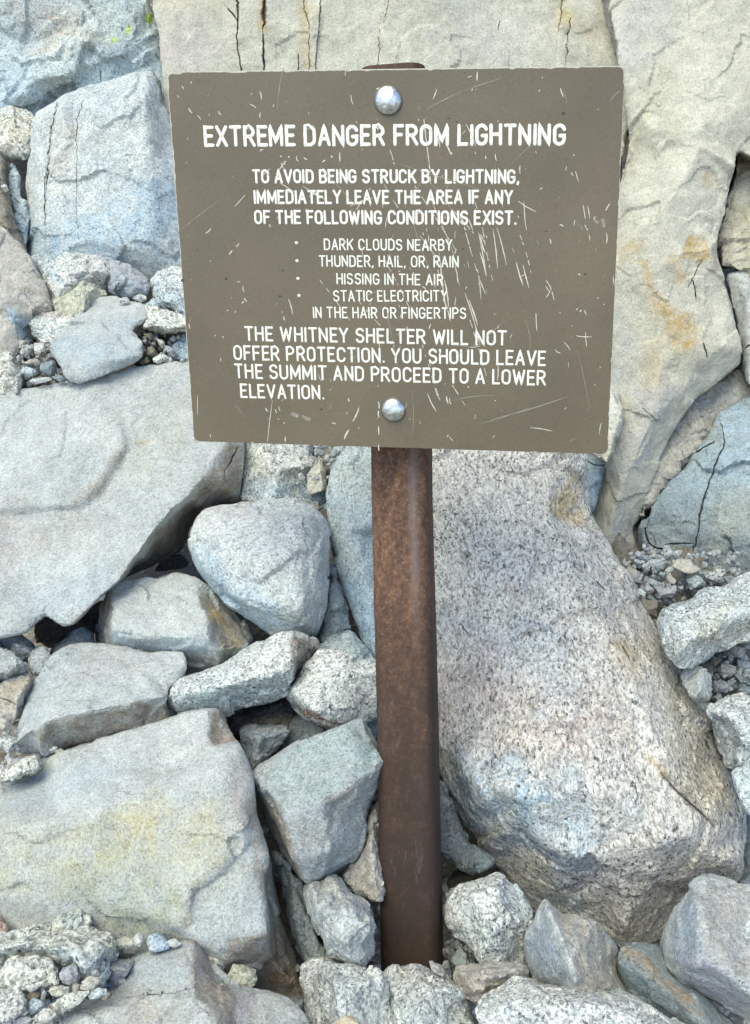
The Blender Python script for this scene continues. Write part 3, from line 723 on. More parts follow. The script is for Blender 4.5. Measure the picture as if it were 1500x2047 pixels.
rock('rock', 'small pale upright stone between the black-flecked rock and the big bluish slab', 'cream', [(630,925),(638,910),(645,920),(651,950),(653,975),(645,982),(622,988),(615,980),(617,945)], o=-.03, edge=1, T=.06, rnd=2, ridges=[[(638,910,0),(641,940,-1.5),(648,980,0)]])
for (x,y,rx,ry,rot,c,t) in [(636,903,14,10,0,'grey','small grey stone right under the sign, above the pale upright stone'),(640,890,22,9,5,'salt','speckled stone tucked behind the lower edge of the sign'),(673,903,17,12,-30,'blue','small bluish stone under the sign beside the big bluish slab'),
        (660,925,12,7,0,'grey','tiny grey stone below the bluish one under the sign'),(662,945,12,16,10,'umber','small brown stone against the upper left of the bluish slab'),(638,995,22,12,20,'slate','dark stone above the shoulder of the rounded boulder'),(655,1015,12,14,0,'slate','small dark stone behind the right shoulder of the rounded boulder'),(655,975,12,14,-20,'slate','dark chip in the hollow above the rounded boulder')]:
    peb(t, c, x, y, rx, ry, rot, o=.02)
rock('boulder', 'tall bluish granite slab standing directly left of the post', 'blue',
    [(700,880,3),(800,870,3),(812,900,4),(818,1100,4),(825,1300,3),(800,1340,3),(752,1325,1),(735,1305,1),(722,1275,0),(706,1232,0),(692,1190,0),(680,1150,0),(670,1115,0),(663,1075,0),(660,1040,0),(653,1000,1),(655,960,1),(668,928,1),(685,900,2)],
    o=-.02, gy=-.25, gx=-.15, T=.22, rnd=3, cut=.5, vox=.004, ridges=[[(690,895,1),(700,960,-2.5),(700,1060,-3),(735,1200,-3),(760,1310,-1)],[(700,1060,-3),(800,1040,-4)]],
    stains=[((.40,.45,.44),.6,60,[(710,960),(720,1120)]),(BLUEC,1.0,46,[(715,1195),(745,1290)]),(YELL,.2,40,[(700,900),(730,1000)])])  # BLUEC stroke paints the slab's shaded bottom
rock('rock', 'slender dark splintered stone wedged between the rounded boulder and the bluish slab', 'slate', [(662,1128,0),(672,1135,0),(680,1175,1),(690,1215,2),(706,1265,3),(680,1278,2),(645,1290,3),(636,1270,3),(648,1225,2),(655,1180,1)], o=.0, T=.1, rnd=1, ridges=[[(672,1140,0),(668,1200,-2),(660,1280,0)],[(682,1180,1),(686,1230,-1),(682,1275,1)]], cut=1.5)
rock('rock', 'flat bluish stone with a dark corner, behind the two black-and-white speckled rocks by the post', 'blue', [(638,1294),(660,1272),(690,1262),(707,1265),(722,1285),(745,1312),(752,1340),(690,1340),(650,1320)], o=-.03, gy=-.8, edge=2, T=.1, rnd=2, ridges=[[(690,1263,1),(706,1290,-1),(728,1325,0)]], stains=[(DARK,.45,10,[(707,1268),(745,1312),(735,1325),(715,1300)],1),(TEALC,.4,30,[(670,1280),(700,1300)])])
# great boulder right of the post
rock('boulder', 'largest boulder, pinkish speckled granite, leaning to the right of the rusty post', 'pink',
    [(800,900,4),(870,880,2),(1000,870,1),(1160,880,3),(1170,912,5),(1168,950,6),(1172,1000,6),(1179,1026,6),(1196,1052,6),(1212,1078,6),(1232,1112,6),(1250,1145,6),(1266,1180,6),(1290,1212,6),(1306,1240,6),(1320,1272,6),(1348,1318,6),(1372,1352,6),(1396,1390,6),(1412,1415,5),(1428,1448,5),(1436,1480,5),(1437,1500,5),(1450,1535,5),(1464,1575,5),(1476,1608,5),(1486,1640,5),(1488,1680,5),(1482,1705,5),(1484,1740,7),(1470,1765,9),(1420,1775,10),(1395,1780,10),(1365,1800,10),(1348,1830,11),(1335,1865,12),(1300,1888,12),(1245,1895,12),(1210,1870,11),(1140,1855,11),(1080,1820,10),(1040,1795,10),(1012,1752,9),(985,1725,8),(955,1690,7),(925,1655,5),(900,1610,5),(886,1560,4),(850,1500,4),(815,1300,4),(800,1000,4)],
    d0=1.50, gy=-.40, gx=-.10, T=.36, rnd=3, vox=.0045, cut=.42, back=.85,
    ridges=[[(1120,884,-1),(1125,930,-1.5),(1108,960,-2),(1100,1040,-4),(1150,1130,-5.5),(1210,1230,-7),(1250,1330,-8),(1290,1450,-9),(1330,1530,-9.5),(1400,1640,-8),(1450,1720,-2)],
            [(1170,930,4),(1140,965,1),(1130,1020,2),(1150,1070,0)],
            [(890,1000,-3),(950,1100,-5),(960,1250,-6.5),(980,1400,-8),(1000,1530,-9)],
            [(884,1490,-2),(930,1540,-8),(1000,1572,-12.5),(1060,1590,-13.5),(1150,1572,-14),(1250,1612,-13),(1330,1680,-10),(1400,1690,-6),(1475,1700,2)],
            [(890,1590,2),(935,1630,-.5),(990,1662,-2),(1040,1676,-1),(1090,1715,-3),(1130,1726,-6.5),(1190,1718,-6.5),(1230,1745,-4.5),(1300,1765,-3),(1400,1755,2)],
            [(960,1600,-8),(1000,1625,-5.5),(1040,1640,-8),(1090,1690,-8.5),(1135,1706,-9)],[(1150,1572,-14),(1160,1640,-9.5),(1190,1715,-7.5)],[(1230,1740,-6),(1250,1860,3)],[(1300,1530,-9),(1330,1600,-10)]],
    cracks=[(1.6,.5,[(1330,1557),(1360,1587),(1400,1622),(1425,1650)]),(3,1,[(1190,1160),(1210,1180)]),(3,1,[(1245,1290),(1258,1320)]),(3,.8,[(920,1245),(945,1280)])],
    stains=[(PINKC,.5,110,[(960,1380),(1150,1480)]),(WARM,.25,60,[(1130,960),(1200,1150),(1300,1360)]),(OCHRE,.6,26,[(1140,960),(1125,1010),(1150,1040)]),(OCHRE,.4,22,[(1240,1290),(1265,1350)]),(OCHRE,.6,12,[(1298,1512),(1325,1545)]),(BROWN,.5,9,[(1325,1545),(1420,1640)]),(DARK,.8,3.5,[(1322,1545),(1345,1572),(1378,1603),(1410,1634),(1432,1660)]),
            (RUST,.35,14,[(1140,1455),(1165,1455)]),(RUST,.28,22,[(1020,1170),(1035,1200)]),(BLUEC,.6,60,[(930,1560),(1080,1570)]),(BLUEC,.6,90,[(1000,1620),(1150,1660),(1130,1790)]),((.40,.42,.47),.5,80,[(1130,1780),(1250,1800)]),(BLUEC,.3,60,[(1060,1280),(1100,1380)]),
            (WHITE,.35,28,[(1160,1550),(1250,1590)]),(WHITE,.3,40,[(940,1510),(1000,1560)]),(OCHRE,.12,40,[(1350,1500),(1420,1600)]),(OCHRE,.25,18,[(1010,1650),(970,1670)]),(GREYC,.5,22,[(905,1225),(950,1255),(975,1265)])])

# right side stones
rock('boulder', 'white flat-topped rock at the right edge with a warm stained underside, above the rubble', 'salt',
    [(1316,1244,2),(1326,1228,2),(1336,1212,1),(1362,1204,1),(1390,1195,0),(1392,1180,0),(1420,1172,0),(1452,1168,0),(1470,1156,0),(1500,1145,0),(1600,1120,0),(1640,1200,2),(1600,1260,5),(1500,1278,6),(1478,1280,6),(1450,1288,6),(1420,1302,6),(1408,1318,6),(1388,1332,6),(1368,1338,5),(1348,1328,4),(1335,1300,3),(1322,1275,2)],
    o=-.10, gy=-.7, T=.16, rnd=4, cut=.8, ridges=[[(1340,1320,1),(1370,1295,-3),(1410,1265,-4),(1450,1235,-4),(1500,1222,-4),(1600,1210,-3)],[(1370,1295,-3),(1345,1240,-2),(1350,1215,-1)],[(1410,1265,-4),(1400,1195,-1)]],
    stains=[(OCHRE,.32,22,[(1420,1280),(1500,1250)]),(YELL,.35,22,[(1425,1250),(1450,1210)]),((.40,.46,.47),.35,50,[(1350,1240),(1400,1210)])])
for (x,y,rx,ry,rot,c,t,nm) in [(1268,1152,24,20,10,'tan','flat brownish stone against the right flank of the great boulder, at the cliff foot','rock'),(1313,1130,24,14,0,'grey','crumbled grey stones heap top, at the foot of the cracked blue-grey cliff','rock'),(1308,1166,17,11,15,'grey','small grey stone in the rubble above the white flat-topped rock','pebble'),
        (1341,1160,16,13,60,'tan','tan tilted chip in the middle of the rubble at the cliff foot','pebble'),(1390,1163,24,17,-10,'blue','bluish rounded stone in the rubble touching the white flat-topped rock','rock'),(1430,1150,27,17,-8,'salt','speckled stone at the cliff foot above the white flat-topped rock','rock'),
        (1335,1184,30,13,-12,'mauve','mauve broken stone just left of the white flat-topped rock','rock'),(1298,1178,10,11,0,'mauve','tiny mauve stone in the rubble at the cliff foot','pebble'),(1282,1186,15,11,40,'salt','speckled stone touching the great boulder, at the cliff foot','pebble'),
        (1300,1215,28,20,0,'umber','brownish stone between the great boulder and the white flat-topped rock','rock'),(1310,1250,14,20,-15,'umber','dark stone under the left end of the white flat-topped rock','rock'),(1340,1140,14,9,0,'grey','small grey chip below the whitish chip at the cliff foot','pebble'),(1460,1160,18,12,0,'slate','blue-grey stone behind the white flat-topped rock at the right','rock'),(1290,1118,18,10,0,'slate','dark chip at the corner of the cliff foot','pebble'),
        (1325,1148,10,7,30,'teal','tiny greenish chip in the rubble at the cliff foot','pebble'),(1362,1176,9,6,30,'grey','tiny grey chip beside the bluish rounded stone','pebble')]:
    peb(t, c, x, y, rx, ry, rot, d0=1.72 - (y-1130)*.0009, name=nm, cut=1.8)
rock('rock', 'whitish sharp-edged chip lying on top of the rubble at the cliff foot', 'cream', [(1345,1133),(1352,1118),(1380,1117),(1386,1128),(1402,1138),(1395,1144),(1376,1148),(1362,1142)], d0=1.68, edge=.5, T=.03, rnd=2, gy=-.9, cut=.5)
rock('rock', 'rounded grey rock under the left end of the white flat-topped rock, touching the great boulder', 'grey', [(1362,1350),(1372,1336),(1392,1331),(1408,1338),(1422,1352),(1423,1372),(1420,1395),(1411,1418),(1400,1410),(1380,1388),(1366,1368)], o=-.06, edge=3, T=.1, rnd=4, ridges=[[(1375,1380,1),(1395,1388,-3),(1418,1388,1)],[(1395,1388,-3),(1412,1345,0)]], stains=[(BROWN,.5,12,[(1395,1398),(1412,1400)])])
for (x,y,rx,ry,rot,c,t,nm) in [(1428,1322,18,11,-35,'umber','brown elongated stone in the dark gap below the white flat-topped rock','rock'),(1477,1304,20,15,0,'tan','triangular brownish stone at the right edge in the dark gap','rock'),(1452,1338,26,20,25,'tan','larger brownish rock in the rubble pocket at the right edge','rock'),(1480,1352,20,12,35,'grey','grey stone at the lower side of the brownish rock in the right rubble pocket','rock'),
        (1490,1332,20,15,0,'grey','rounded grey stone at the right edge of the rubble pocket','rock'),(1445,1372,24,18,20,'mauve','mauve speckled stone just above the white pointed rock at the right edge','rock'),(1488,1378,20,14,0,'slate','dark grey stone at the right edge above the white pointed rock','rock'),(1415,1335,14,12,0,'umber','dark stone hidden under the white flat-topped rock','rock'),(1500,1360,14,14,0,'slate','dark stone cut by the right edge, beside the rubble pocket','rock')]:
    peb(t, c, x, y, rx, ry, rot, d0=1.56, name=nm, cut=1.5)
rock('rock', 'white speckled pointed rock with a dark left face, right of the great boulder', 'salt',
    [(1413,1421,1),(1430,1410,0),(1450,1398,0),(1468,1388,0),(1485,1386,0),(1500,1396,0),(1560,1400,0),(1570,1500,1),(1500,1505,3),(1480,1530,5),(1468,1545,6),(1450,1530,7),(1438,1490,7),(1430,1450,5)],
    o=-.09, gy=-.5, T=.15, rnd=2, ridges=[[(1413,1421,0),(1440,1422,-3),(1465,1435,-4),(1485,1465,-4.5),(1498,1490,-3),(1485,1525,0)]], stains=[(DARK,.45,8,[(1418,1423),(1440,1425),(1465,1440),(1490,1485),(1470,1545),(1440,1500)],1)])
rock('rock', 'light blue rock cut by the right edge, right of the great boulder', 'blue', [(1466,1552),(1485,1530),(1495,1505),(1560,1480),(1580,1600),(1500,1630),(1480,1600)], o=-.12, gy=-.8, edge=2, T=.12, rnd=3, ridges=[[(1470,1552,0),(1500,1545,-3),(1560,1530,-3)]])
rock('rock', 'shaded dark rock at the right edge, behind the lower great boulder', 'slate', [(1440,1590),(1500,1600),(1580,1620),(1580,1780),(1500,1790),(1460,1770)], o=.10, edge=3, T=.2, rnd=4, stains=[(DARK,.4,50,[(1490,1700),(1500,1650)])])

# bottom left
rock('boulder', 'huge pale block at the lower left with a yellowish front face and notched corner', 'pale',
    [(-150,1600,7),(0,1562,6),(40,1552,6),(72,1543,6),(80,1530,6),(84,1516,6),(120,1500,5),(162,1485,5),(200,1475,5),(242,1461,5),(290,1447,5),(342,1431,5),(365,1425,5),(400,1418,5),(432,1413,5),(444,1418,5),(452,1440,6),(462,1462,5),(474,1484,4),(480,1500,3),(492,1525,5),(500,1545,5),(506,1580,6),(512,1640,7),(530,1690,7),(548,1745,8),(560,1800,8),(572,1850,8),(588,1895,9),(600,1930,9),(611,1972,10),(612,2000,10),(600,2030,10),(400,2060,6),(0,2080,5),(-150,2080,5)],
    d0=1.23, gy=-.20, T=.28, rnd=2, vox=.0042, cut=.26, back=.85,
    ridges=[[(-140,1690,-6),(0,1662,-6.5),(70,1645,-6.8),(135,1640,-7),(210,1615,-7),(272,1600,-7.3),(330,1590,-7.5),(392,1575,-7.5),(440,1556,-7),(462,1534,-5.5),(478,1500,-2.5)],
            [(416,1420,3),(414,1462,0),(425,1495,-3.5),(450,1487,-1.5),(476,1484,0)],[(425,1495,-4),(440,1488,1.5),(462,1470,5)],
            [(478,1508,-2),(497,1560,-3.5),(506,1640,-3.5),(522,1690,-4),(528,1710,-5),(512,1745,-5),(520,1800,-5.5),(533,1868,-5.5)],[(533,1868,-5.5),(500,1872,-6),(465,1885,-6.5),(455,1910,-6)],
            [(440,1556,-7),(470,1625,-7.2),(482,1680,-7),(430,1740,-7.5),(380,1780,-7.5),(374,1860,-7)],[(384,1780,-6.2),(440,1745,-6.2),(484,1690,-6)],[(0,1662,-6.5),(200,1790,-6.5),(370,1900,-4)],
            [(535,1875,-4),(560,1930,0),(600,1990,6)],[(100,1900,-3.5),(-100,1880,-3.5)]],
    stains=[(YELL,.38,60,[(-20,1680),(120,1665),(240,1680)]),(YELL,.42,55,[(300,1620),(400,1650),(440,1690)]),(OCHRE,.12,60,[(280,1640),(420,1650)]),((.36,.38,.26),.6,70,[(180,1770),(300,1830)]),(PINKC,.5,26,[(480,1560),(490,1640)]),(BROWN,.6,16,[(500,1600),(512,1700),(545,1850),(600,1985)]),
            (BROWN,.75,12,[(455,1885),(535,1868),(575,1870),(612,1985),(560,1990),(455,1940)],1),(RUST,.6,16,[(545,1935),(565,1960)]),(BROWN,.8,7,[(428,1425),(445,1420),(474,1484),(425,1495),(415,1465)],1),(BLUEC,.25,60,[(60,1600),(200,1560)]),(BROWN,.5,9,[(480,1680),(430,1730),(382,1780),(374,1850)]),(YELL,.35,80,[(420,1720),(200,1740),(-10,1780)]),((.40,.43,.40),.5,50,[(480,1800),(450,1850)])])
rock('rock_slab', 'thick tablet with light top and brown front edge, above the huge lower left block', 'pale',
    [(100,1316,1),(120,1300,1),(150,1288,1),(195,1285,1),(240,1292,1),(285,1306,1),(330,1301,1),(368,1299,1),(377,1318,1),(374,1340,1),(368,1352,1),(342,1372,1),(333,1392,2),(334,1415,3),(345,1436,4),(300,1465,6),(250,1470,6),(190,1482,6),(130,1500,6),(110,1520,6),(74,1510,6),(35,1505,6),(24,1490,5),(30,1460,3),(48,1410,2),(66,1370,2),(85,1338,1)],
    o=-.09, gy=-.75, T=.12, rnd=2, cut=.35, ridges=[[(28,1480,1),(70,1452,-3.5),(92,1440,-4),(160,1425,-4.2),(250,1408,-4),(334,1398,-1.5)],[(130,1302,-1),(106,1360,-1.5),(80,1430,-3),(70,1452,-3.5)],[(70,1452,-3.5),(85,1500,2)],[(150,1330,-1.2),(220,1345,-1.8),(290,1345,-1.8),(350,1335,-.6)]],
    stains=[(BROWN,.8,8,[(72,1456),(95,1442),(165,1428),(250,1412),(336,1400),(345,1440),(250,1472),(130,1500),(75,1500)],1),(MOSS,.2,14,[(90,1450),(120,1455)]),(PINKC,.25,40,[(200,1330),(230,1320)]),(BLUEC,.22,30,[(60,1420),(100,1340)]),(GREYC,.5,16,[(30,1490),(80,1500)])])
rock('rock', 'rounded grey rock at the left edge under the tip of the smooth plate', 'grey', [(-60,1255),(0,1262),(30,1262),(48,1275),(75,1295),(72,1310),(55,1325),(40,1335),(0,1310),(-60,1310)], o=-.02, edge=3, T=.12, rnd=5, ridges=[[(0,1265,1),(40,1290,-3),(70,1305,0)]])
rock('rock', 'light grey rock with a brown underside at the left edge, above the yellowish-brown one', 'grey', [(-60,1290,1),(0,1297,1),(18,1300,1),(35,1312,0),(52,1330,0),(55,1346,1),(30,1355,3),(10,1362,4),(-60,1380,4)], o=-.07, T=.1, rnd=3, ridges=[[(-60,1340,-3),(0,1345,-3.5),(22,1342,-3.5),(38,1325,-2),(52,1322,0)]], stains=[(BROWN,.7,7,[(20,1350),(50,1335)])])
rock('rock', 'small rounded grey rock wedged at the upper left corner of the brown-edged tablet', 'grey', [(57,1325),(62,1305),(75,1292),(88,1292),(98,1305),(108,1320),(98,1338),(82,1350),(66,1350),(58,1340)], o=-.06, edge=2, T=.08, rnd=4)
rock('rock', 'yellowish-brown cracked rock at the left edge beside the brown-edged tablet', 'tan', [(-50,1370),(0,1366),(25,1352),(50,1346),(64,1352),(66,1368),(55,1398),(45,1425),(30,1440),(12,1432),(0,1436),(-50,1440)], o=-.08, edge=2, T=.12, rnd=3, ridges=[[(10,1370,0),(35,1395,-3),(28,1430,-1)],[(35,1395,-3),(64,1360,0)]], cracks=[(3,1,[(0,1395),(20,1402),(35,1410)])], stains=[(OCHRE,.25,30,[(10,1390),(40,1370)])])
for (x,y,rx,ry,rot,c,t,nm) in [(8,1450,18,18,0,'tan','small tan rock at the left edge, under the yellowish-brown one','rock'),(18,1485,26,24,40,'salt','salt-and-pepper rock at the left edge, lower left of the brown-edged tablet','rock'),(32,1522,24,14,-5,'mauve','mauve flat stone behind the pale finger-shaped rock at the left edge','rock'),(100,1497,18,12,20,'coarse','little round speckled stone resting in the angle between tablet and huge block','pebble'),(120,1502,14,6,10,'tan','tiny brown chip beside the round stone in front of the tablet','pebble'),
        (5,1545,22,22,0,'salt','rock cut by the left edge beside the finger-shaped rock','rock')]:
    peb(t, c, x, y, rx, ry, rot, o=-.10, name=nm, d0=1.44 if y<1530 else 1.40, cut=1.3)
rock('rock', 'pale finger-shaped speckled rock lying on the upper left corner of the huge block', 'coarse', [(-10,1552),(10,1544),(30,1530),(52,1516),(68,1509),(78,1514),(78,1530),(72,1542),(40,1552),(10,1562)], o=-.14, edge=1.5, T=.06, rnd=4)

# middle group left of the post
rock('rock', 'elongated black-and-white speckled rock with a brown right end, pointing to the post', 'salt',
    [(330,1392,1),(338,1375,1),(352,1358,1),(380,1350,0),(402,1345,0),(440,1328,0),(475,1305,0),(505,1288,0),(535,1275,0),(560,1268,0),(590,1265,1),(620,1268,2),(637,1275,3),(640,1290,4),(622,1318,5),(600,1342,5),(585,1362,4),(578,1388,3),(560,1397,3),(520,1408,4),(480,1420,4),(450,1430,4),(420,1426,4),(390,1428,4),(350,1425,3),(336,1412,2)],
    o=-.09, gy=-.35, T=.13, rnd=3, cut=.7, ridges=[[(336,1400,0),(380,1385,-4),(460,1370,-5),(540,1350,-5.5),(582,1362,-2)],[(580,1268,0),(583,1300,-3.5),(586,1340,-3.5),(582,1368,0)],[(380,1385,-4),(470,1330,-3.5),(560,1295,-3)]],
    stains=[(BROWN,.85,7,[(582,1270),(637,1277),(640,1290),(588,1360),(584,1320)],1),((.38,.48,.50),.4,30,[(380,1410),(560,1370)])])  # pale blue stroke paints the cool shade along the bottom
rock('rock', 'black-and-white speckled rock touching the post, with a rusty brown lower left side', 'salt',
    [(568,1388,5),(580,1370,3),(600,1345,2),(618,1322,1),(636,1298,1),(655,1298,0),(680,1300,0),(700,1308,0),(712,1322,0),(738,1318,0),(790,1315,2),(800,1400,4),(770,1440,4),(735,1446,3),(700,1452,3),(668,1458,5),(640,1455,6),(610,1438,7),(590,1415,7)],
    o=-.08, gy=-.3, T=.13, rnd=2, cut=.7, ridges=[[(578,1372,1),(600,1398,-3.5),(635,1425,-4),(672,1444,-2.5),(700,1446,0)],[(600,1398,-3.5),(660,1350,-4),(712,1340,-3),(780,1350,-3)]],
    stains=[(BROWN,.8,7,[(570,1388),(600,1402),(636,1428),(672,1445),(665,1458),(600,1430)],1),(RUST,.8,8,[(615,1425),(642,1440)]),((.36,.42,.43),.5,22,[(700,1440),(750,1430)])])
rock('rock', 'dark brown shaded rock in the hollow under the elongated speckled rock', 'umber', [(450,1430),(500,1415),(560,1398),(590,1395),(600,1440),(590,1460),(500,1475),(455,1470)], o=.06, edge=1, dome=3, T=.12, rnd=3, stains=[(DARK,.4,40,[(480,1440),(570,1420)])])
rock('rock', 'small bluish speckled rock at the bottom of the hollow in the middle', 'mauve', [(481,1460),(500,1450),(540,1451),(575,1452),(579,1462),(568,1480),(550,1500),(530,1520),(505,1545),(494,1525),(490,1500),(482,1482)], o=.0, edge=2, T=.1, rnd=4, ridges=[[(481,1460,1),(520,1475,-2.5),(570,1460,0)],[(520,1475,-2.5),(505,1535,0)]], stains=[(BLUEC,.5,40,[(510,1480),(540,1470)])])
rock('rock', 'dark blue-grey rock behind the green-topped block, under the speckled rock by the post', 'slate', [(575,1440),(600,1425),(660,1440),(730,1430),(760,1450),(740,1500),(600,1510),(560,1510),(560,1485)], o=.04, edge=2, dome=2, T=.12, rnd=3)
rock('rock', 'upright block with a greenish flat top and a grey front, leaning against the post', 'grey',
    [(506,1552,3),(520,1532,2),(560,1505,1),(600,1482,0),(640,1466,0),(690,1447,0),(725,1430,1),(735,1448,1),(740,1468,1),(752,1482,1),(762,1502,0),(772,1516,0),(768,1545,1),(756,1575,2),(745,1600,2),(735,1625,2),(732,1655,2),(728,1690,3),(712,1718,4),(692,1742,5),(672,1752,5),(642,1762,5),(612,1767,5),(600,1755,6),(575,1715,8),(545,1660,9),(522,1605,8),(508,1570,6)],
    o=-.12, gy=-.12, T=.2, rnd=2, cut=.4,
    ridges=[[(509,1556,0),(528,1575,-3),(545,1598,-4.5),(562,1618,-6),(590,1618,-6.5),(640,1600,-6.5),(690,1580,-6),(730,1552,-4.5),(755,1530,-3),(770,1518,-1)],[(562,1618,-6),(572,1660,-5.5),(588,1710,-4.5),(606,1762,-1)],[(640,1600,-6.5),(660,1700,-6),(640,1755,-1)]],
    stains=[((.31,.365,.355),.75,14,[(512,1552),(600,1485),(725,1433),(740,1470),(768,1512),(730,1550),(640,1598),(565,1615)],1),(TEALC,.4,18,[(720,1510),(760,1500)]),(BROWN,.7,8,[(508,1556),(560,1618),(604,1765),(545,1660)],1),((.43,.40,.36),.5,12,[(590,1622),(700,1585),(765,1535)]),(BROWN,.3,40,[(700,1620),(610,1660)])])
rock('rock', 'dark grey slab edge in the gap between the huge block and rounded lower stone', 'slate', [(545,1700,2),(575,1720,1),(602,1765,0),(612,1830,0),(640,1880,0),(690,1930,1),(700,1950,2),(620,1945,3),(598,1900,4),(575,1820,5)], o=-.02, T=.12, rnd=2, ridges=[[(575,1720,0),(590,1820,-1.5),(640,1925,-1)]], stains=[(DARK,.35,30,[(580,1800),(640,1910)])])
rock('rock', 'rounded grey stone under the greenish-topped block, left of the foot of the post', 'grey', [(606,1768),(640,1764),(668,1750),(682,1760),(702,1782),(725,1798),(740,1812),(744,1835),(744,1870),(748,1895),(744,1920),(718,1928),(705,1928),(685,1922),(655,1898),(640,1870),(622,1840),(614,1805)], o=-.10, edge=3, T=.16, rnd=3,
    ridges=[[(625,1775,0),(640,1820,-3.5),(690,1890,-3.5),(715,1925,0)],[(670,1755,0),(700,1810,-4),(735,1850,-3)]], stains=[(BROWN,.45,16,[(612,1775),(670,1762)]),(WHITE,.25,26,[(700,1850),(720,1890)])])
rock('rock', 'brownish speckled splinter squeezed between the upright block and the post', 'tan', [(738,1630),(752,1600),(766,1595),(762,1640),(757,1685),(765,1730),(772,1775),(768,1800),(755,1802),(735,1795),(705,1778),(682,1752),(700,1735),(725,1705),(735,1665)], o=-.07, edge=2, T=.08, rnd=2, ridges=[[(750,1605,0),(742,1690,-2),(748,1795,0)]], stains=[(DARK,.3,20,[(700,1755),(735,1780)])])

# bottom row
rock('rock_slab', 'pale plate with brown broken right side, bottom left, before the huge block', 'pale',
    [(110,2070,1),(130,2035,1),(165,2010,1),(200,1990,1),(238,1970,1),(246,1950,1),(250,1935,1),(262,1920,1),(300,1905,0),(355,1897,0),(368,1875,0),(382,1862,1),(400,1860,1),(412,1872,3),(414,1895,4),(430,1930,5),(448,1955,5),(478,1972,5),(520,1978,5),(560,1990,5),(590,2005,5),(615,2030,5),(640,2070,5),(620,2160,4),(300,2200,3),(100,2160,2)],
    o=-.14, gy=-.75, T=.14, rnd=2, cut=.5, ridges=[[(370,1880,-1),(380,1925,-2.5),(388,1960,-2.5),(392,1995,-2.5),(418,2020,-2.5),(436,2047,-2.5),(445,2120,-1)],[(400,1865,1),(415,1940,2),(460,2000,1.5),(480,2080,2)],[(248,1945,0),(300,1985,-1.2),(385,1978,-2)],[(130,2045,0),(230,2010,-1.2),(300,1985,-1.2)]],
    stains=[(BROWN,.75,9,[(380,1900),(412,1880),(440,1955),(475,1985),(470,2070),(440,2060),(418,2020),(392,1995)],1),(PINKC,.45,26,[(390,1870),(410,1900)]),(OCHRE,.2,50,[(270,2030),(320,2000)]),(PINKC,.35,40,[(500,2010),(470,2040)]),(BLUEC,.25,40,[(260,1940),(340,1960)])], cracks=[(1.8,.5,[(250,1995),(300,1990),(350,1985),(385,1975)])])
rock('rock', 'long coarse whitish rock at the lower left, lying against the front of the huge block', 'coarse', [(-40,1872),(0,1866),(30,1858),(62,1856),(72,1851),(90,1852),(108,1862),(140,1862),(170,1863),(190,1866),(215,1868),(228,1878),(231,1900),(226,1922),(215,1940),(205,1965),(180,1965),(140,1945),(110,1930),(60,1915),(0,1930),(-40,1930)], o=-.155, edge=2.5, T=.1, rnd=5, cut=1.2,
    ridges=[[(-40,1900,-1),(40,1890,-3),(130,1895,-3.5),(215,1890,-1)],[(130,1895,-3.5),(170,1940,-1.5)]], stains=[(BLUEC,.4,26,[(130,1915),(200,1930)]),(OCHRE,.25,12,[(222,1880),(228,1920)])])
rock('rock', 'rough bluish knob of rock standing up from behind the long coarse whitish rock', 'coarse', [(102,1862),(112,1845),(122,1830),(134,1820),(158,1816),(172,1820),(178,1836),(182,1866),(150,1878),(115,1876)], o=-.135, edge=1.5, T=.06, rnd=3, cut=2.2, stains=[(TEALC,.5,20,[(125,1835),(140,1850)])])
rock('rock', 'coarse white lumpy rock at the bottom left, largest of the small ones', 'coarse', [(2,1950),(8,1930),(22,1912),(45,1910),(70,1912),(100,1916),(112,1932),(118,1955),(120,1968),(104,1972),(82,1972),(62,1980),(45,1984),(20,1978),(5,1968)], o=-.19, edge=2, T=.08, rnd=6, stains=[(YELL,.3,14,[(95,1950),(105,1965)])])
rock('rock', 'grey speckled rock in the bottom left corner', 'salt', [(-50,1975),(0,1972),(30,1980),(50,1992),(53,2010),(42,2030),(20,2042),(-50,2050)], o=-.20, edge=2, T=.1, rnd=5, stains=[(BROWN,.35,14,[(20,2020),(45,2010)])])
rock('rock', 'pinkish sharp rock corner at the left edge beside the huge block', 'tan', [(-60,1800),(0,1828),(10,1845),(18,1862),(0,1872),(-60,1880)], o=-.12, edge=1, T=.1, rnd=2, stains=[((.50,.33,.28),.8,50,[(-10,1840),(5,1860)])])
